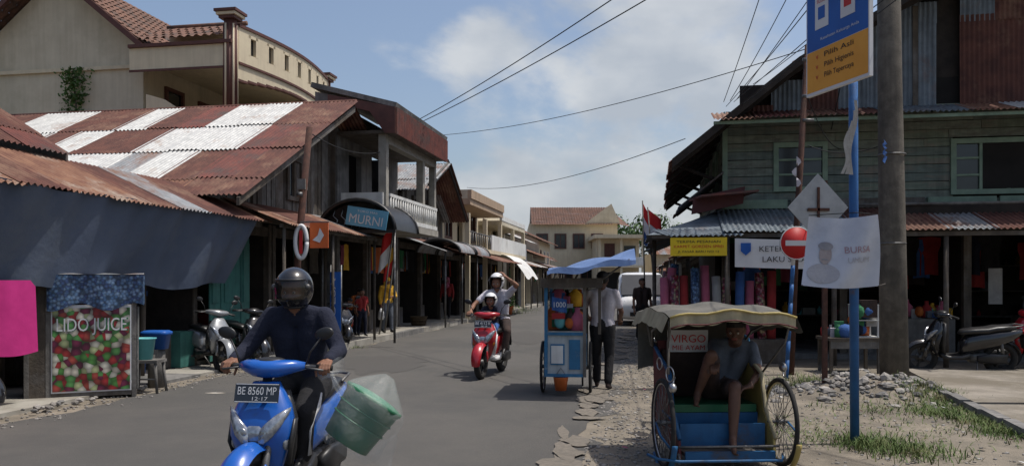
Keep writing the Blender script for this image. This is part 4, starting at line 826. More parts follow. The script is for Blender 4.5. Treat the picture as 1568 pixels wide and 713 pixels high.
# ---------------------------------------------------------------- people
def capsule(p0,r0,p1,r1,n=12,k=4):
    p0=V(p0);p1=V(p1); d=p1-p0; 
    if d.length<1e-5: d=V((0,0,1e-4)); p1=p0+d
    d.normalize(); a=d.orthogonal().normalized();b=d.cross(a); rings=[]
    for i in range(k+1):
        t=-math.pi/2*(1-i/k) if i else -1.5; rings.append((p0+d*(r0*math.sin(t)),r0*math.cos(t)))
    for i in range(k+1):
        t=math.pi/2*i/k if i<k else 1.5; rings.append((p1+d*(r1*math.sin(t)),r1*math.cos(t)))
    vs=[];fs=[]
    for c,r in rings: vs+=[c+(a*math.cos(q)+b*math.sin(q))*r for q in [2*math.pi*j/n for j in range(n)]]
    for i in range(len(rings)-1):
        for j in range(n): k2=(j+1)%n; fs.append((i*n+j,i*n+k2,(i+1)*n+k2,(i+1)*n+j))
    m=len(rings)-1; fs.append(tuple(range(n))[::-1]); fs.append(tuple(m*n+j for j in range(n)))
    return vs,fs
def remesh(mb,segs,vox,it=4):
    vs=[];fs=[]
    for p0,r0,p1,r1,m in segs:
        a,b=capsule(p0,r0,p1,r1); o=len(vs); vs+=[tuple(x) for x in a]; fs+=[tuple(i+o for i in f) for f in b]
    me=bpy.data.meshes.new('tmp'); me.from_pydata(vs,[],fs); ob=bpy.data.objects.new('tmp',me); COL.objects.link(ob)
    md=ob.modifiers.new('r','REMESH'); md.mode='VOXEL'; md.voxel_size=vox
    sm=ob.modifiers.new('s','SMOOTH'); sm.iterations=it; sm.factor=.5
    dg=bpy.context.evaluated_depsgraph_get(); dg.update(); m2=bpy.data.meshes.new_from_object(ob.evaluated_get(dg))
    nv=len(m2.vertices); co=np.empty(nv*3); m2.vertices.foreach_get('co',co); co=co.reshape(-1,3)
    polys=[tuple(p.vertices) for p in m2.polygons]; cen=np.array([co[list(p)].mean(0) for p in polys]) if polys else np.zeros((0,3))
    best=np.full(len(polys),1e9); lab=np.zeros(len(polys),int)
    for i,(p0,r0,p1,r1,m) in enumerate(segs):
        a=np.array(p0);d=np.array(p1)-a;L2=max((d*d).sum(),1e-9); t=np.clip(((cen-a)@d)/L2,0,1); dist=np.linalg.norm(cen-(a+t[:,None]*d),axis=1)-(r0+(r1-r0)*t)
        k=dist<best; best[k]=dist[k]; lab[k]=i
    o=len(mb.v); M=np.array(mb.M); w=co@M[:3,:3].T+M[:3,3]; mb.v+=[tuple(x) for x in w]
    idx=[mb.mi(s[4]) for s in segs]
    for p,l in zip(polys,lab): mb.f.append(tuple(i+o for i in p)); mb.m.append(idx[l]); mb.sm.append(True)
    bpy.data.objects.remove(ob); bpy.data.meshes.remove(me); bpy.data.meshes.remove(m2)
def hand(mb,W,D,Nn,S,curl,sc=1,m=skin):
    W=V(W);D=V(D).normalized();Nn=V(Nn);Nn=(Nn-D*Nn.dot(D)).normalized();S=V(S);S=(S-D*S.dot(D)-Nn*S.dot(Nn)).normalized(); g=[]
    for off,ln in((.030,.072),(.010,.080),(-.010,.075),(-.029,.058)):
        b=W+(D*.085+S*off)*sc; g.append((W+S*off*.6*sc,.015*sc,b,.0115*sc,m)); p=b;an=0
        for k,(fr,bd) in enumerate(((.45,.8),(.3,1.0),(.25,.7))):
            an+=curl*bd; d=D*math.cos(an)+Nn*math.sin(an); q=p+d*ln*fr*sc; g.append((p,(.0098-.001*k)*sc,q,(.0088-.001*k)*sc,m)); p=q
    p=W+(D*.02+S*.025)*sc; q=p+(D*.032+S*.03+Nn*.012)*sc; r=q+(D*.028+S*.006+Nn*.018*(1+curl))*sc; t=r+(D*.018-S*.006+Nn*.014*(1+curl))*sc
    g+=[(p,.015*sc,q,.0115*sc,m),(q,.0112*sc,r,.0095*sc,m),(r,.0095*sc,t,.008*sc,m),(W-D*.02*sc,.025*sc,W+D*.02*sc,.022*sc,m)]
    remesh(mb,g,.0055*sc,2)
def head(mb,H,Fd,U=Z1,sc=1,m=skin,hair=hairM,kind='short'):
    H=V(H);Fd=V(Fd).normalized();U=V(U);U=(U-Fd*U.dot(Fd)).normalized();S=Fd.cross(U); k=sc
    def P(f,s,u): return H+(Fd*f+S*s+U*u)*k
    g=[(P(-.02,0,.032),.084*k,P(.01,0,.03),.078*k,m),(P(.025,-.025,-.01),.055*k,P(.025,.025,-.01),.055*k,m),(P(.03,0,-.03),.055*k,P(.045,0,-.082),.03*k,m),(P(-.01,-.035,-.05),.035*k,P(.04,-.01,-.085),.022*k,m),(P(-.01,.035,-.05),.035*k,P(.04,.01,-.085),.022*k,m),
       (P(.078,0,.012),.009*k,P(.10,0,-.022),.0135*k,m),(P(.088,-.012,-.025),.009*k,P(.088,.012,-.025),.009*k,m),(P(.075,-.03,.025),.011*k,P(.075,.03,.025),.011*k,m),(P(.078,-.02,-.052),.008*k,P(.078,.02,-.052),.008*k,lipM),
       (P(-.02,0,-.03),.055*k,P(-.03,0,-.11),.05*k,m)]
    if kind!='hijab':
        for q in(-1,1): g.append((P(-.005,.078*q,.018),.012*k,P(-.012,.08*q,-.022),.009*k,m))
    if kind=='short': g+=[(P(-.035,0,.045),.09*k,P(.005,0,.058),.078*k,hair),(P(-.06,-.03,-.0),.055*k,P(-.06,.03,-.0),.055*k,hair),(P(.03,0,.075),.055*k,P(.0,0,.075),.06*k,hair)]
    if kind=='hijab': g+=[(P(-.03,0,.045),.10*k,P(.0,0,.04),.093*k,hair),(P(-.02,-.065,0),.05*k,P(0,-.06,-.08),.055*k,hair),(P(-.02,.065,0),.05*k,P(0,.06,-.08),.055*k,hair),(P(-.05,0,-.05),.085*k,P(-.02,0,-.15),.11*k,hair),(P(.01,0,-.14),.07*k,P(.03,0,-.22),.12*k,hair)]
    remesh(mb,g,.0075*k,2)
    for q in(-1,1): c=P(.074,.031*q,.004); mb.ell(c,(.011*k,)*3,eyeM,n=8,k=6); mb.ell(c+Fd*.0075*k,(.0055*k,)*3,blackT,n=8,k=6); mb.tube([P(.082,.018*q,.026),P(.086,.032*q,.03),P(.078,.045*q,.024)],.0035*k,hair,5)
def body(mb,J,top,bot,sk=skin,shoe=blackP,sleeve=1,leg=1,sc=1,vox=.014,wide=1.0,skirt=None,barefoot=False):
    g=[]; J={k:V(v) for k,v in J.items()}; hl,hr=J['hipL'],J['hipR']; sl,sr=J['shL'],J['shR']; pc=(hl+hr)/2; scn=(sl+sr)/2; n=J['neck']; w=wide*sc
    up=(scn-pc).normalized()
    g.append((hl,.098*w,hr,.098*w,bot)); g.append((pc-(hl-pc)*.2+up*.04*sc,.105*w,pc+(hl-pc)*.2+up*.04*sc,.105*w,bot))
    for q in((hl,sl),(hr,sr)):
        a=pc+(q[0]-pc)*.75+up*.10*sc; b=scn+(q[1]-scn)*.5-up*.13*sc; g.append((a,.088*w,b,.102*w,top)); g.append((b,.10*w,scn+(q[1]-scn)*.55-up*.04*sc,.082*w,top))
        g.append((pc+(q[0]-pc)*.9+up*.03*sc,.10*w,a,.095*w,top))
    g.append((sl-up*.02*sc,.06*w,sr-up*.02*sc,.06*w,top))
    for q in(sl,sr): g.append((n-up*.015*sc,.052*sc,q,.052*w,top))
    g.append((n-up*.02*sc,.052*sc,J['head']-V((0,0,.08))*sc,.048*sc,sk))
    for s_ in('L','R'):
        sh,e,wr=J['sh'+s_],J['el'+s_],J['wr'+s_]; d=(e-sh)
        if sleeve>=1: g+=[(sh,.064*w,e,.053*w,top),(e,.054*w,wr-(wr-e).normalized()*.01,.038*w,top),(wr-(wr-e).normalized()*.03,.026*sc,wr,.024*sc,sk)]
        else: m_=sh+d*.62; g+=[(sh,.063*w,m_,.058*w,top),(m_,.043*sc,e,.038*sc,sk),(e,.038*sc,e+(wr-e)*.35,.037*sc,sk),(e+(wr-e)*.35,.036*sc,wr,.024*sc,sk)]
        h,kn,an,to=J['hip'+s_],J['kn'+s_],J['an'+s_],J['toe'+s_]
        if leg>=1: g+=[(h,.100*w,kn,.068*w,bot),(kn,.067*w,an+(kn-an)*.1,.058*w,bot)]
        else: m_=h+(kn-h)*(.85); g+=[(h,.096*w,m_,.078*w,bot),(m_,.056*sc,kn,.052*sc,sk),(kn,.05*sc,kn+(an-kn)*.35,.052*sc,sk),(kn+(an-kn)*.35,.052*sc,an,.033*sc,sk)]
        fm=sk if barefoot else shoe; fd=(to-an); heel=an-V((fd.x,fd.y,0)).normalized()*.03*sc; heel.z=an.z-.035*sc
        g+=[(an,.035*sc,heel,.034*sc,fm),(heel,.033*sc,to,.024*sc,fm),(an,.034*sc,an+(to-an)*.6,.03*sc,fm),(to,.027*sc,to+fd.normalized()*.03*sc,.02*sc,fm)]
    if skirt:
        for s_ in('L','R'): h,kn,an=J['hip'+s_],J['kn'+s_],J['an'+s_]; g+=[(h,.12*w,kn,.115*w,skirt),(kn,.115*w,an+V((0,0,.05)),.12*w,skirt)]
        g.append((pc,.13*w,(J['anL']+J['anR'])/2+V((0,0,.08)),.14*w,skirt))
    remesh(mb,g,vox,5)
def helmet(mb,C,Fd,shell,k=1,full=True,vis=smoke):
    C=V(C);Fd=V(Fd).normalized();S=Z1.cross(Fd).normalized();U=Fd.cross(S)
    def pt(az,el,f=1): 
        ce=math.cos(el); return C+(Fd*(.148*math.cos(az)*ce+(.02 if el<-.3 and abs(az)<1.2 and full else 0))+S*(.126*math.sin(az)*ce)+U*(.145*math.sin(el)))*k*f
    na,ne_=36,20; e0=-1.05
    for f,m in((1,shell),(.92,blackP)):
        vs=[];fs=[]
        for i in range(na):
            for j in range(ne_+1): vs.append(pt(2*math.pi*i/na,e0+(1.56-e0)*j/ne_,f))
        for i in range(na):
            az=2*math.pi*(i+.5)/na; az=az if az<math.pi else az-2*math.pi
            for j in range(ne_):
                el_=e0+(1.56-e0)*(j+.5)/ne_
                if abs(az)<1.05 and (-.48 if full else -2)<el_<.42: continue
                fs.append((i*(ne_+1)+j,((i+1)%na)*(ne_+1)+j,((i+1)%na)*(ne_+1)+j+1,i*(ne_+1)+j+1))
        mb.add(vs,fs,m,True)
    if vis: mb.grid(lambda u,v:pt(-1.15+2.3*u,(-.50 if full else -.35)+.98*v,1.025),16,8,vis)
    mb.tube([pt(-1.1+2.2*u/12,.44,1.02) for u in range(13)],.008*k,blackP,6)
    for q in(-1,1): mb.ell(pt(1.18*q,.1,1.02),(.02*k,)*3,steel,n=10,k=6)
    mb.tube([pt(math.pi*2*i/30,e0,.97) for i in range(31)],.012*k,blackP,6)
def seatJ():
    return dict(hipL=(-.20,.10,.83),hipR=(-.20,-.10,.83),shL=(-.10,.19,1.31),shR=(-.10,-.19,1.31),neck=(-.08,0,1.37),head=(-.04,0,1.49),elL=(.0,.33,1.08),elR=(.0,-.33,1.08),wrL=(.185,.325,1.035),wrR=(.185,-.325,1.035),knL=(.20,.17,.70),knR=(.20,-.17,.70),anL=(.13,.13,.385),anR=(.13,-.13,.385),toeL=(.27,.14,.345),toeR=(.27,-.14,.345))
M1=SM(-1.49,5.40,(-.14,-1))
S=scooter('blue_scooter',M1,blueS,blackP,('BE 8560 MP','12·17')); S.done()
Rr=MB('scooter_rider',M1); J=seatJ(); body(Rr,J,navy,blackC,sleeve=1,leg=1,vox=.012,wide=1.07,barefoot=False)
head(Rr,(-.03,0,1.475),(1,0,-.08),kind='none'); helmet(Rr,(-.035,0,1.50),(1,0,-.05),blackS)
for q in(-1,1): hand(Rr,J['wrL'] if q>0 else J['wrR'],(.8,.1*q,-.2),(0.25,0,-1),(0,-q,0),.85)
for q in(-1,1):
    for k in(-1,0,1): Rr.tube([(.02,(.215+.0)*q,.80+.0*k),(.13+.02*k,.240*q,.72),(.21,.21*q+.01*k,.60),(.185+.022*k,.2*q,.42)],.006,paper,5)
Rr.done()
Mb=M1@Matrix.Translation((.12,.52,.64))@Matrix.Rotation(math.radians(-32),4,'X')@Matrix.Rotation(math.radians(-14),4,'Y')
bk=MB('green_bucket_in_bag',Mb); bk.loft([ringE((0,0,z),X1*r_,Y1*r_,28) for z,r_ in((-.17,.15),(-.165,.16),(.13,.195),(.15,.21),(.17,.21),(.17,.19),(.0,.17),(-.12,.14))],plasticG); bk.torus((0,0,-.02),Z1,.182,.006,plasticG,28,6); bk.torus((0,0,.06),Z1,.19,.006,plasticG,28,6)
bk.ell((0,0,.165),(.195,.195,.03),mat('green_lid',(.05,.20,.11),(.035,.15,.08),5,.4),n=24,k=8)
def bagf(u,v):
    t=2*math.pi*u; z=-.22+.56*v; r=.235*(1-.85*max(0,(v-.62)/.38)**1.3)*(.75+.25*min(1,v*6)); r*=1+.06*math.sin(t*5+v*9)+.04*math.sin(t*9+v*5); return V((r*math.cos(t),r*math.sin(t),z))
bk.grid(bagf,48,20,plastic)
bk.grid(lambda u,v:V((.05*math.sin(v*8+u*2)+.1*u-.05,.20+.26*v*(1-.3*u),-.17+.12*u*(1+math.sin(v*5))-.05*v)),8,10,plastic)
bk.M=M1; bk.tube([(.20,.34,.98),(.17,.38,.86),(.14,.42,.80)],[.01,.02,.03],plastic,8); bk.grid(lambda u,v:V((.2+.05*math.sin(6*u),.28+.16*u,.98+.08*math.sin(5*v+4*u)*v)),8,8,plastic); bk.done()
M2=SM(-.33,13.2,(-.26,-1))
S=scooter('red_scooter',M2,redS,whiteS,('BE 4112 K','08·18')); S.done()
Rr=MB('scooter_rider',M2@Matrix.Translation((-.26,0,.03))); J=seatJ(); J['elL']=(.0,.36,1.45);J['wrL']=(.08,.20,1.58); J['wrR']=(.42,-.32,1.02); J['elR']=(.15,-.35,1.12)
J['knL']=(.18,.24,.68);J['knR']=(.18,-.24,.68);J['anL']=(.22,.2,.40);J['anR']=(.22,-.2,.40);J['toeL']=(.34,.21,.34);J['toeR']=(.34,-.21,.34)
body(Rr,J,whiteC,brownC,sleeve=0,vox=.014); head(Rr,(-.03,0,1.475),(1,0,-.08),kind='none'); helmet(Rr,(-.035,0,1.52),(1,0,0),whiteS,full=False,vis=None)
hand(Rr,J['wrL'],(.1,-.5,.6),(0,-1,-.3),(1,0,0),.4); hand(Rr,J['wrR'],(.8,-.1,-.2),(.25,0,-1),(0,1,0),.85); Rr.done()
Ch=MB('child_passenger',M2@Matrix.Translation((.10,.0,.20))); k=.60
J={a:V(b)*k+V((0,0,.12)) for a,b in seatJ().items()}; J['wrL']=(.22,.14,.77);J['wrR']=(.22,-.14,.77); J['elL']=(.08,.18,.77);J['elR']=(.08,-.18,.77)
body(Ch,J,navy,blueC,sleeve=1,sc=k*1.05,vox=.012); head(Ch,V(J['head'])+V((.01,0,.0)),(1,0,0),sc=.85,kind='none'); helmet(Ch,V(J['head'])+V((.0,0,.03)),(1,0,0),whiteS,k=.84,full=False,vis=None)
for q,s_ in((1,'L'),(-1,'R')): hand(Ch,J['wr'+s_],(1,0,0),(0,0,-1),(0,-q,0),.8,.7)
Ch.done()
ln=Matrix.Rotation(math.radians(-7),4,'X')
scooter('parked_scooter',SM(-5.45,14.0,(.75,-.66)),silverS,blackP,None,True,ln).done()
scooter('parked_scooter',SM(-5.0,14.6,(.72,-.70)),blackS,blackP,None,True,ln).done()
scooter('parked_scooter',SM(-6.50,8.9,(1,-.25)),blackS,silverS,None,True,ln).done()
scooter('parked_scooter',SM(-4.2,18.9,(.5,-.85)),blackS,redS,None,True,ln).done()
scooter('parked_scooter',SM(7.55,13.4,(-1,.15)),blackS,blackP,None,True,ln).done()
scooter('parked_scooter',SM(9.3,13.9,(-1,.2)),redS,blackP,None,True,ln).done()
# --- food cart
Mc=Matrix.Translation((.72,10.75,0))@Matrix.Rotation(math.radians(-7),4,'Z'); c=MB('food_cart',Mc)
ltb=mat('cart_blue',(.04,.17,.32),(.03,.13,.25),6,.6,0,.1,streak=.35,c3=(.25,.28,.28),c3s=3,t3=.66); wht=mat('cart_white',(.42,.46,.47),(.33,.37,.38),5,.6,0,.1,streak=.4)
c.box(-.25,.25,.0,.95,.30,.82,wht)
for x in(-.26,.26):
    for yy in(-.01,.96): c.box(x-.022,x+.022,yy-.022,yy+.022,.26,1.50,ltb if x<0 else woodG)
for z in(.28,.84): 
    for yy in(-.01,.96): c.box(-.237,.237,yy-.02,yy+.02,z-.02,z+.02,ltb)
c.box(-.2,-.01,-.012,-.002,.42,.70,ltb); c.box(.05,.2,-.012,-.002,.36,.76,ltb); c.box(-.19,-.03,-.017,-.013,.44,.68,white); c.box(-.27,-.251,.05,.9,.34,.80,ltb); c.box(.251,.27,.05,.9,.34,.80,ltb)
c.box(-.25,.25,.0,.95,.86,.875,chrome)
for z in(1.16,1.44): c.box(-.24,.24,.5,.93,z,z+.015,wht)
c.box(-.24,.24,.93,.94,.86,1.45,mat('old_glass',(.16,.18,.18),(.10,.12,.12),4,.15,0,.05,alpha=.45,spec=.6)); c.box(-.262,-.258,.03,.9,.86,1.45,MC['old_glass'])
goods(c,-.18,.18,.1,.85,.88,1.0,26,shopmats); goods(c,-.18,.18,.55,.85,1.17,1.2,12,shopmats)
c.ell((-.08,.12,1.0),(.08,.06,.10),tealPl,n=12,k=8); c.ell((.06,.08,.98),(.07,.05,.08),orgC,n=12,k=8); c.grid(lambda u,v:V((-.18+.2*u,-.03+.02*math.sin(u*9),1.34-.04*u-.18*v)),8,5,blueC); c.text('1000',(-.08,-.06,1.2),X1,Z1,.07,paper,.16); c.grid(lambda u,v:V((-.18+.18*u,-.04,1.12-.08*v)),4,3,redC)
c.box(-.33,.5,-.12,1.1,1.52,1.58,mat('cart_roof',(.11,.12,.11),(.08,.08,.075),5,.7,0,.1)); c.box(-.33,.5,-.135,-.121,1.46,1.59,wood)
c.box(.44,.48,-.05,-.01,.84,1.52,wood)
c.cyl((-.33,.35,.36),(.33,.35,.36),.015,.015,steel,8)
def bwheel(mb,cx,R_,ax=X1,ns=24,sp=steel):
    cx=V(cx); mb.torus(cx,ax,R_-.02,.02,rubber,40,8); mb.torus(cx,ax,R_-.045,.01,chrome,40,6); mb.cyl(cx-V(ax)*.04,cx+V(ax)*.04,.025,.025,steel,10); b=V(ax).cross(Z1).normalized()
    for k in range(ns): a=2*math.pi*k/ns; d=b*math.cos(a)+Z1*math.sin(a); mb.tube([cx+V(ax)*(.03 if k%2 else -.03),cx+d*(R_-.045)],.0028,sp,4)
bwheel(c,(-.33,.35,.36),.36); bwheel(c,(.33,.35,.36),.36)
for q in(-1,1): c.tube([(.24*q,.9,.8),(.25*q,1.35,.86)],.018,wood,8)
c.tube([(-.26,1.35,.86),(.26,1.35,.86)],.018,wood,8)
for q in(-1,1): c.tube([(.2*q,.9,.3),(.2*q,.93,.02)],.015,steel,6)
c.loft([ringE((-.06,-.02,z),X1*r_,Y1*r_,16) for z,r_ in((.08,.075),(.25,.10),(.26,.105),(.25,.09))],orangePl); c.tube([(-.15,-.02,.25),(-.06,-.02,.38),(.03,-.02,.25)],.005,steel,5)
c.done()
um=MB('blue_sun_tarp',Mc)
um.grid(lambda u,v:V((-.22+1.15*u,-.35+1.7*v,1.68+.17*u+.10*math.sin(math.pi*v)*(.3+u)+.025*math.sin(u*11+v*7)-.05*(1-u)*(v<.1))),22,16,blueTarp)
um.grid(lambda u,v:V((-.22+1.15*u,-.35-.02*v,1.68+.17*u+.025*math.sin(u*11)-.09*v*(.4+.6*abs(math.sin(u*6))))),30,3,blueTarp)
for p,q in(((-.26,0,1.5),(-.2,-.3,1.69)),((.4,0,1.5),(.85,-.3,1.83)),((.4,.95,1.5),(.85,1.2,1.85)),((-.26,.95,1.5),(-.2,1.2,1.70))): um.cyl(p,q,.012,.012,wood,6)
um.cyl((.1,.45,1.55),(.25,.45,1.85),.015,.015,wood,6); um.done()
def standJ(h=1.68,stride=.0,arms=None):
    k=h/1.70; J=dict(hipL=(0,.09,.90),hipR=(0,-.09,.90),shL=(0,.185,1.39),shR=(0,-.185,1.39),neck=(0,0,1.455),head=(.015,0,1.585),elL=(-.03,.24,1.10),elR=(.02,-.24,1.10),wrL=(.05,.25,.86),wrR=(.10,-.25,.87),
      knL=(.04+stride*.5,.10,.49),knR=(.04-stride*.25,-.10,.49),anL=(stride,.10,.09),anR=(-stride,-.10,.10),toeL=(.14+stride,.12,.035),toeR=(.13-stride,-.12,.035))
    if arms: J.update(arms)
    return {a:V(b)*k for a,b in J.items()}
Mm=SM(1.30,11.45,(.25,1)); mn=MB('cart_vendor',Mm)
J=standJ(1.68,.14,dict(elL=(.16,.30,1.14),wrL=(.38,.26,1.02),elR=(.05,-.27,1.12),wrR=(.27,-.22,.98))); body(mn,J,whiteC,blackC,sleeve=0,sk=skinD,shoe=brownC,vox=.013,wide=1.05); head(mn,J['head'],(1,.1,-.05),m=skinD)
hand(mn,J['wrL'],(1,0,-.1),(0,-.4,-1),(0,-1,0),.8,m=skinD); hand(mn,J['wrR'],(1,0,-.1),(0,.2,-1),(0,1,0),.8,m=skinD); mn.done()
# --- pedal rickshaw
bB=mat('becak_blue',(.018,.10,.23),(.013,.07,.17),6,.5,0,.1,streak=.3,c3=(.06,.06,.07),c3s=3,t3=.60); bY=mat('becak_yellow',(.42,.33,.11),(.32,.24,.08),6,.5,0,.1,streak=.3); bR=mat('becak_maroon',(.10,.018,.02),(.07,.014,.016),6,.6); canv=mat('becak_canvas',(.105,.10,.085),(.07,.068,.06),4,.8,0,.4,bs=12,c3=(.14,.13,.11),c3s=1.5); crm=mat('becak_fringe',(.40,.35,.23),(.29,.25,.16),5,.8,0,.2,streak=.4)
MB_=Matrix.Translation((1.77,6.50,0))@Matrix.Rotation(math.radians(3),4,'Z'); b=MB('pedal_rickshaw',MB_)
WY=.18
for q in(-1,1): 
    bwheel(b,(.50*q,WY,.37),.37,ns=32,sp=steel); b.cyl((.39*q,WY,.37),(.56*q,WY,.37),.014,.014,steel,8)
    b.torus((.50*q,WY,.37),X1,.405,.010,bB if q<0 else bY,20,6,.3,2.3,sx=2.5)
    b.tube([(.56*q,WY,.37),(.57*q,-.02,.30),(.50*q,-.1,.20)],.010,bB,6); b.tube([(.40*q,WY,.37),(.40*q,.6,.40)],.014,bB,6)
bwheel(b,(0,2.0,.33),.33,ns=28)
b.box(-.36,.36,-.02,.36,.12,.15,wood); b.box(-.37,.37,.36,.38,.15,.42,bB); b.box(-.37,.37,.381,.9,.36,.42,bB); b.box(-.36,.36,.36,.9,.425,.49,plasticG)
b.box(-.37,.37,-.05,-.02,.10,.17,bB)
for q in(-1,1):
    b.prism([V((.385*q,.02,.10)),V((.385*q,.9,.16)),V((.385*q,.95,.95)),V((.385*q,.55,.80)),V((.385*q,.36,.72)),V((.385*q,.27,.45)),V((.385*q,.05,.25))],(.02*q,0,0),bR if q<0 else bY)
    b.tube([(.40*q,.02,.26),(.40*q,.25,.47),(.40*q,.35,.76),(.40*q,.6,.84),(.40*q,.95,.97)],.018,bB if q<0 else crm,8)
    b.tube([(.43*q,-.06,.16),(.43*q,-.10,.10)],.012,steel,6)
b.box(-.37,.37,.90,.95,.45,1.0,bR); b.box(-.34,.34,.86,.899,.50,.92,brownC)
b.tube([(-.70,-.10,.17),(-.62,-.14,.14),(-.45,-.16,.12),(.38,-.16,.12),(.44,-.02,.14)],.012,bB,8); b.tube([(-.45,-.09,.22),(.38,-.09,.22)],.010,steel,8)
b.obox((0,.17,.26),(.36,0,0),(0,.01,0),(0,.0,.10),bB)
b.ell((-.50,-.14,.70),(.032,.045,.04),chrome,n=12,k=8); b.torus((-.50,-.05,.80),(1,.3,0),.06,.006,chrome,20,5); b.torus((-.50,.3,.85),(1,.2,0),.05,.006,chrome,20,5); b.tube([(-.43,.3,.5),(-.47,-.08,.78),(-.5,-.12,.70)],.008,chrome,6); b.tube([(-.47,.1,.78),(-.47,.1,1.22)],.008,chrome,6)
b.ell((.47,.05,.84),(.03,.05,.04),chrome,n=12,k=8); b.torus((.5,.1,.80),(1,-.2,0),.05,.006,chrome,20,5)
for q in(-1,1):
    b.tube([(.42*q,.9,.95),(.46*q,.75,1.1),(.48*q,.15,1.24)],.012,steel,6); b.tube([(.42*q,.95,.95),(.47*q,1.0,1.27)],.012,steel,6); b.tube([(.41*q,.36,.76),(.49*q,.05,1.05),(.49*q,-.06,1.24)],.010,steel,6)
def can(u,v): 
    x=(u-.5)*1.03; return V((x,-.10+1.2*v,1.245+.055*math.cos(x*2.6)+.05*math.sin(v*math.pi)+.012*math.sin(u*16)+.01*math.sin(v*13+u*3)))
b.grid(can,22,16,canv)
b.grid(lambda u,v:can(u,0)+V((0,-.012-.008*math.sin(u*30),-.09*v+.0-.012*abs(math.sin(u*22))*v)),60,3,crm)
for q in(0,1): b.grid(lambda u,v:can(q,u)+V(((.012+.05*v)*(2*q-1),0,-(.12+.09*u*q)*v-.012*abs(math.sin(u*20))*v)),24,4,crm if q==0 else canv)
b.tube([can(u/14,0)+V((0,-.02,.0)) for u in range(15)],.010,bY,6); b.tube([can(u/14,0)+V((0,-.03,-.085)) for u in range(15)],.006,bR,6)
b.grid(lambda u,v:can(u,1)+V((0,.01,-.55*v)),10,3,canv)
b.grid(lambda u,v:V((-.30+.38*u,.83+.01*math.sin(u*9),1.10-.20*v)),8,4,paper); b.text('VIRGO',(-.11,.80,.99),X1,Z1,.07,redB,.32); b.text('MIE AYAM',(-.11,.80,.92),X1,Z1,.045,redB,.3)
b.tube([(0,.95,.4),(0,1.45,.30),(0,2.0,.33)],.02,bB,8); b.tube([(0,1.0,.85),(0,1.5,.78),(0,2.0,.33)],.018,bB,8); b.tube([(0,1.45,.30),(0,1.6,.92)],.016,bB,8); b.ell((0,1.62,.95),(.09,.13,.035),blackP,n=12,k=8)
b.tube([(-.36,1.05,.98),(-.36,1.2,1.02),(.36,1.2,1.02),(.36,1.05,.98)],.014,chrome,8); b.tube([(.30,.98,.3),(.44,1.0,.7),(.42,1.0,1.0)],.016,bB,8); b.torus((0,1.45,.30),X1,.09,.006,steel,20,5)
b.tube([(.46,.98,1.0),(.54,.9,.9),(.52,.9,.60),(.47,.8,.55)],.012,ltb,6); b.tube([(.50,.95,.85),(.43,.95,.75)],.012,bB,6); b.tube([(.43,1.1,1.1),(.55,1.1,1.0),(.58,1.1,.7),(.45,1.1,.4)],.014,ltb,6)
b.done()
pm=MB('resting_man',Matrix.Translation((1.77,6.50,0)))
J=dict(hipL=(.17,.68,.58),hipR=(.0,.66,.58),shL=(.40,.72,.95),shR=(.08,.78,.97),neck=(.24,.73,1.01),head=(.235,.64,1.10),elL=(.39,.48,.74),wrL=(.24,.25,.66),elR=(.02,.50,.80),wrR=(-.02,.32,.84),
  knL=(.10,.18,.66),anL=(.06,.10,.24),toeL=(.03,-.04,.18),knR=(-.07,.28,.92),anR=(-.16,.42,.57),toeR=(-.20,.29,.515))
body(pm,J,greyC,brownC,sk=skinD,sleeve=0,leg=0,vox=.012,barefoot=True,wide=.97); head(pm,J['head'],(-.45,-1,-.25),m=skinD,kind='short')
hand(pm,J['wrL'],(-.8,-.4,-.1),(0,0,-1),(-.3,1,0),.5,m=skinD); hand(pm,J['wrR'],(-.3,-.8,-.1),(0,0,-1),(-1,.3,0),.7,m=skinD)
for an,d in((V((.06,.10,.20)),V((-.2,-1,-.1))),(V((-.16,.42,.54)),V((-.3,-1,-.1)))):
    d=d.normalized(); sd_=d.cross(Z1).normalized()
    for k in range(5): pm.ell(an+d*(.165-.008*k)+sd_*(-.024+.012*k)-Z1*.035,(.009-.0008*k,.011,.008),skinD,n=8,k=6)
pm.done()
# --- van
Mv=Matrix.Translation((4.70,29.2,0))@Matrix.Rotation(math.radians(-90-7),4,'Z'); v=MB('white_van',Mv)
def rr(x,zl,zh,hw,hp=5,n=28): return ringE((x,0,(zl+zh)/2),Y1*hw,Z1*(zh-zl)/2,n,hp)
v.loft([rr(2.02,.35,.70,.68),rr(1.98,.28,.86,.76),rr(1.85,.24,.98,.81),rr(1.62,.22,1.08,.825),rr(1.3,.22,1.42,.825,6),rr(1.0,.22,1.74,.82,6),rr(.75,.22,1.86,.81,6),rr(-1.5,.22,1.88,.81,6),rr(-1.95,.24,1.82,.80,6),rr(-2.03,.3,1.6,.76,6)],whiteS)
v.add([V((1.66,.72,1.085)),V((1.66,-.72,1.085)),V((1.36,-.74,1.36)),V((.93,-.62,1.775)),V((.93,.62,1.775)),V((1.36,.74,1.36))],[(0,1,2,5),(5,2,3,4)],glassD)
v.obox((1.34,0,1.40),(.37,0,-.35),(0,.69,0),(.03,0,.028),glassD)
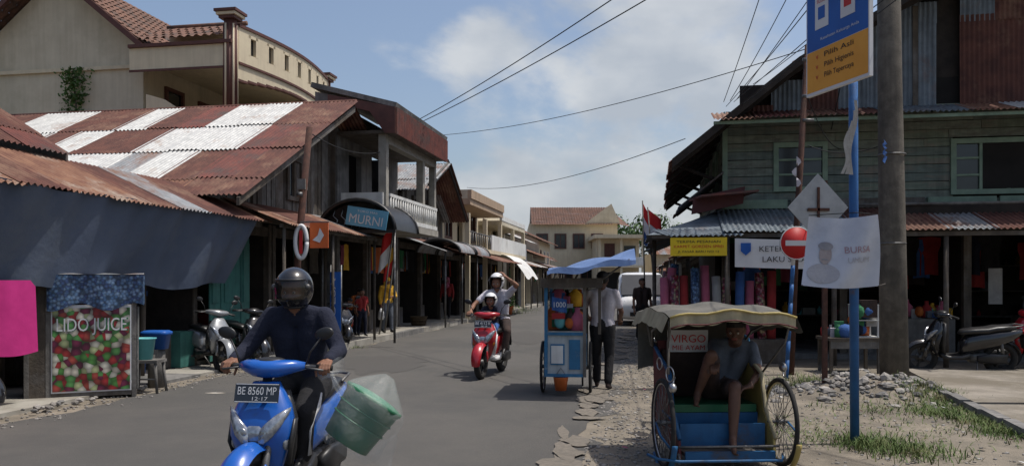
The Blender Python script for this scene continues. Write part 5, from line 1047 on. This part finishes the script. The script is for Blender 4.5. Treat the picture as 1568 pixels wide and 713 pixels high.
for q in(-1,1):
    for a,c_ in((1.0,.3),(.2,-.7),(-.8,-1.8)): v.obox(((a+c_)/2,.815*q,1.38),((a-c_)/2,0,0),(0,.008,0),(0,-.01*q,.23),glassD)
    v.loft([ringE((x,y*q,.80),Y1*.0+X1*a,Z1*b_,12) for x,y,a,b_ in((1.93,.48,.05,.04),(1.92,.60,.06,.085),(1.86,.72,.06,.09),(1.72,.79,.03,.03))],lampG); v.ell((1.97,.6*q,.42),(.03,.06,.05),lampG,n=10,k=6)
    v.ell((1.30,.93*q,1.18),(.05,.09,.07),blackP,n=10,k=8)
    for x in(1.35,-1.25): v.torus((x,.74*q,.30),Y1,.21,.09,rubber,28,8); v.cyl((x,.70*q,.30),(x,.815*q,.30),.16,.15,silverS,16)
v.obox((2.0,0,.66),(.02,0,0),(0,.36,0),(0,0,.05),blackP); v.obox((2.03,0,.42),(.02,0,0),(0,.42,0),(0,0,.07),blackP); v.obox((2.055,0,.52),(.006,0,0),(0,.2,0),(0,0,.05),blackT); v.text('BE 2914 AN',(2.063,0,.50),Y1,Z1,.05,paper,.34)
for q in(-1,1): v.tube([(1.62,.1*q+.2,1.11),(1.4,.5*q,1.33)],.01,blackP,5)
v.done()
scooter('scooter',SM(2.6,40,(-.2,-1)),blackS,blackP).done()
# --- pedestrians
Mw=SM(-3.45,22.0,(.55,-.85)); wm=MB('walking_woman',Mw@Matrix.Translation((0,0,.13))); J=standJ(1.52,.12,dict(elR=(-.02,-.24,1.10),wrR=(.08,-.25,.88),elL=(.10,.24,1.12),wrL=(.20,.12,1.12)))
body(wm,J,yelC,greyC,sleeve=1,vox=.014,skirt=None,wide=.98); head(wm,J['head'],(1,0,-.05),kind='hijab',hair=yelC,sc=.95)
hand(wm,J['wrL'],(.4,-1,0),(0,0,-1),(1,0,0),.5); hand(wm,J['wrR'],(0.1,0,-1),(0,1,0),(1,0,0),.8)
wm.loft([ringE(V(J['wrR'])+V((.03,0,z)),X1*a,Y1*b_,12,2.2) for z,a,b_ in((-.42,.09,.06),(-.36,.12,.08),(-.2,.10,.06),(-.1,.02,.02))],paper); wm.done()
def kid(name,x,y,hd,h,top,bot,bend,z0=.14,kind='short',hc=hairM,stride=.08):
    M=SM(x,y,hd); m=MB(name,M@Matrix.Translation((0,0,z0))); J=standJ(h,stride); k=h/1.7
    if bend:
        pv_=V((0,0,.9*k)); Rm=Matrix.Rotation(bend,3,'Y')
        for a in('shL','shR','neck','head','elL','elR','wrL','wrR'): J[a]=pv_+Rm@(J[a]-pv_)
        for s_ in 'LR': J['wr'+s_]=J['sh'+s_]+V((.08,0,-.42))*k; J['el'+s_]=J['sh'+s_]+V((-.02,0,-.24))*k
    body(m,J,top,bot,sleeve=1 if kind=='hijab' else 0,sc=k,vox=.013); head(m,J['head'],(1,0,-.6 if bend else 0),sc=max(k,.8),kind=kind,hair=hc)
    for s_ in 'LR': hand(m,J['wr'+s_],(0.1,0,-1),(0,-1 if s_=='L' else 1,0),(1,0,0),.4,k)
    m.done()
kid('boy',-4.15,20.6,(.8,-.6),1.30,orgC,navy,.6); kid('girl',-4.45,20.0,(1,-.1),1.15,redC,brownC,.9); kid('shopper',-4.6,22.6,(-.6,.5),1.5,blueC,blackC,0)
kid('standing_child',-3.85,20.4,(.6,-.8),1.2,redC,navy,0)
kid('pedestrian',-4.2,25.6,(-1,.3),1.5,greyC,navy,0)
kid('pedestrian',-2.4,29.5,(-.2,-1),1.55,redC,blackC,0,kind='hijab',hc=pinkC)
kid('pedestrian',3.35,20.5,(0.1,-1),1.62,brownC,blackC,0,0)
kid('pedestrian',3.0,34.5,(0.1,-1),1.62,whiteC,blackC,0,0)
bs=MB('wicker_basket',Matrix.Translation((-3.0,25.6,.0))); wk=mat('wicker',(.12,.085,.05),(.07,.05,.03),30,.9,0,.8,bs=60)
bs.loft([ringE((0,0,z),X1*r_,Y1*r_,20) for z,r_ in((.0,.2),(.4,.28),(.42,.30),(.42,.26),(.1,.2))],wk)
for z in(.1,.2,.3): bs.torus((0,0,z),Z1,.2+.2*z,.012,wk,24,5)
bs.done()
pr=MB('plant_pot',Matrix.Translation((-.2,36,0))); pr.loft([ringE((0,0,z),X1*r_,Y1*r_,16) for z,r_ in((0,.18),(.4,.27),(.42,.3),(.38,.25))],orangePl)
for i in range(260):
    q=V((random.gauss(0,.2),random.gauss(0,.2),.6+random.gauss(0,.16))); a=V((R(-1,1),R(-1,1),R(-1,1))).normalized(); c_=a.orthogonal().normalized(); s=R(.03,.08); pr.add([q-a*s,q+c_*s*.5,q+a*s,q-c_*s*.5],[(0,1,2,3)],leaf)
pr.done()
tr=MB('distant_trees')
for (cx,cy,h) in [(18,100,9),(24,108,9),(14,96,8),(-30,100,9),(34,110,8),(2,130,7)]:
    tr.tube([(cx,cy,0),(cx+.2,cy,h*.5),(cx,cy,h*.8)],[.35,.22,.08],wood,8)
    cl=[(V((cx+random.gauss(0,2),cy+random.gauss(0,2),h*.75+random.gauss(0,1.2))),R(.9,1.6)) for _ in range(12)]
    for c_,r_ in cl:
        tr.tube([(cx,cy,h*.5),tuple(c_)],.07,wood,5)
        for i in range(110): a=V((random.gauss(0,1),random.gauss(0,1),random.gauss(0,1))).normalized(); q=c_+a*r_*R(.5,1.1); o=a.orthogonal().normalized(); s=R(.12,.3); tr.add([q-o*s,q+a.cross(o)*s*.6,q+o*s,q-a.cross(o)*s*.6],[(0,1,2,3)],leaf)
tr.done()
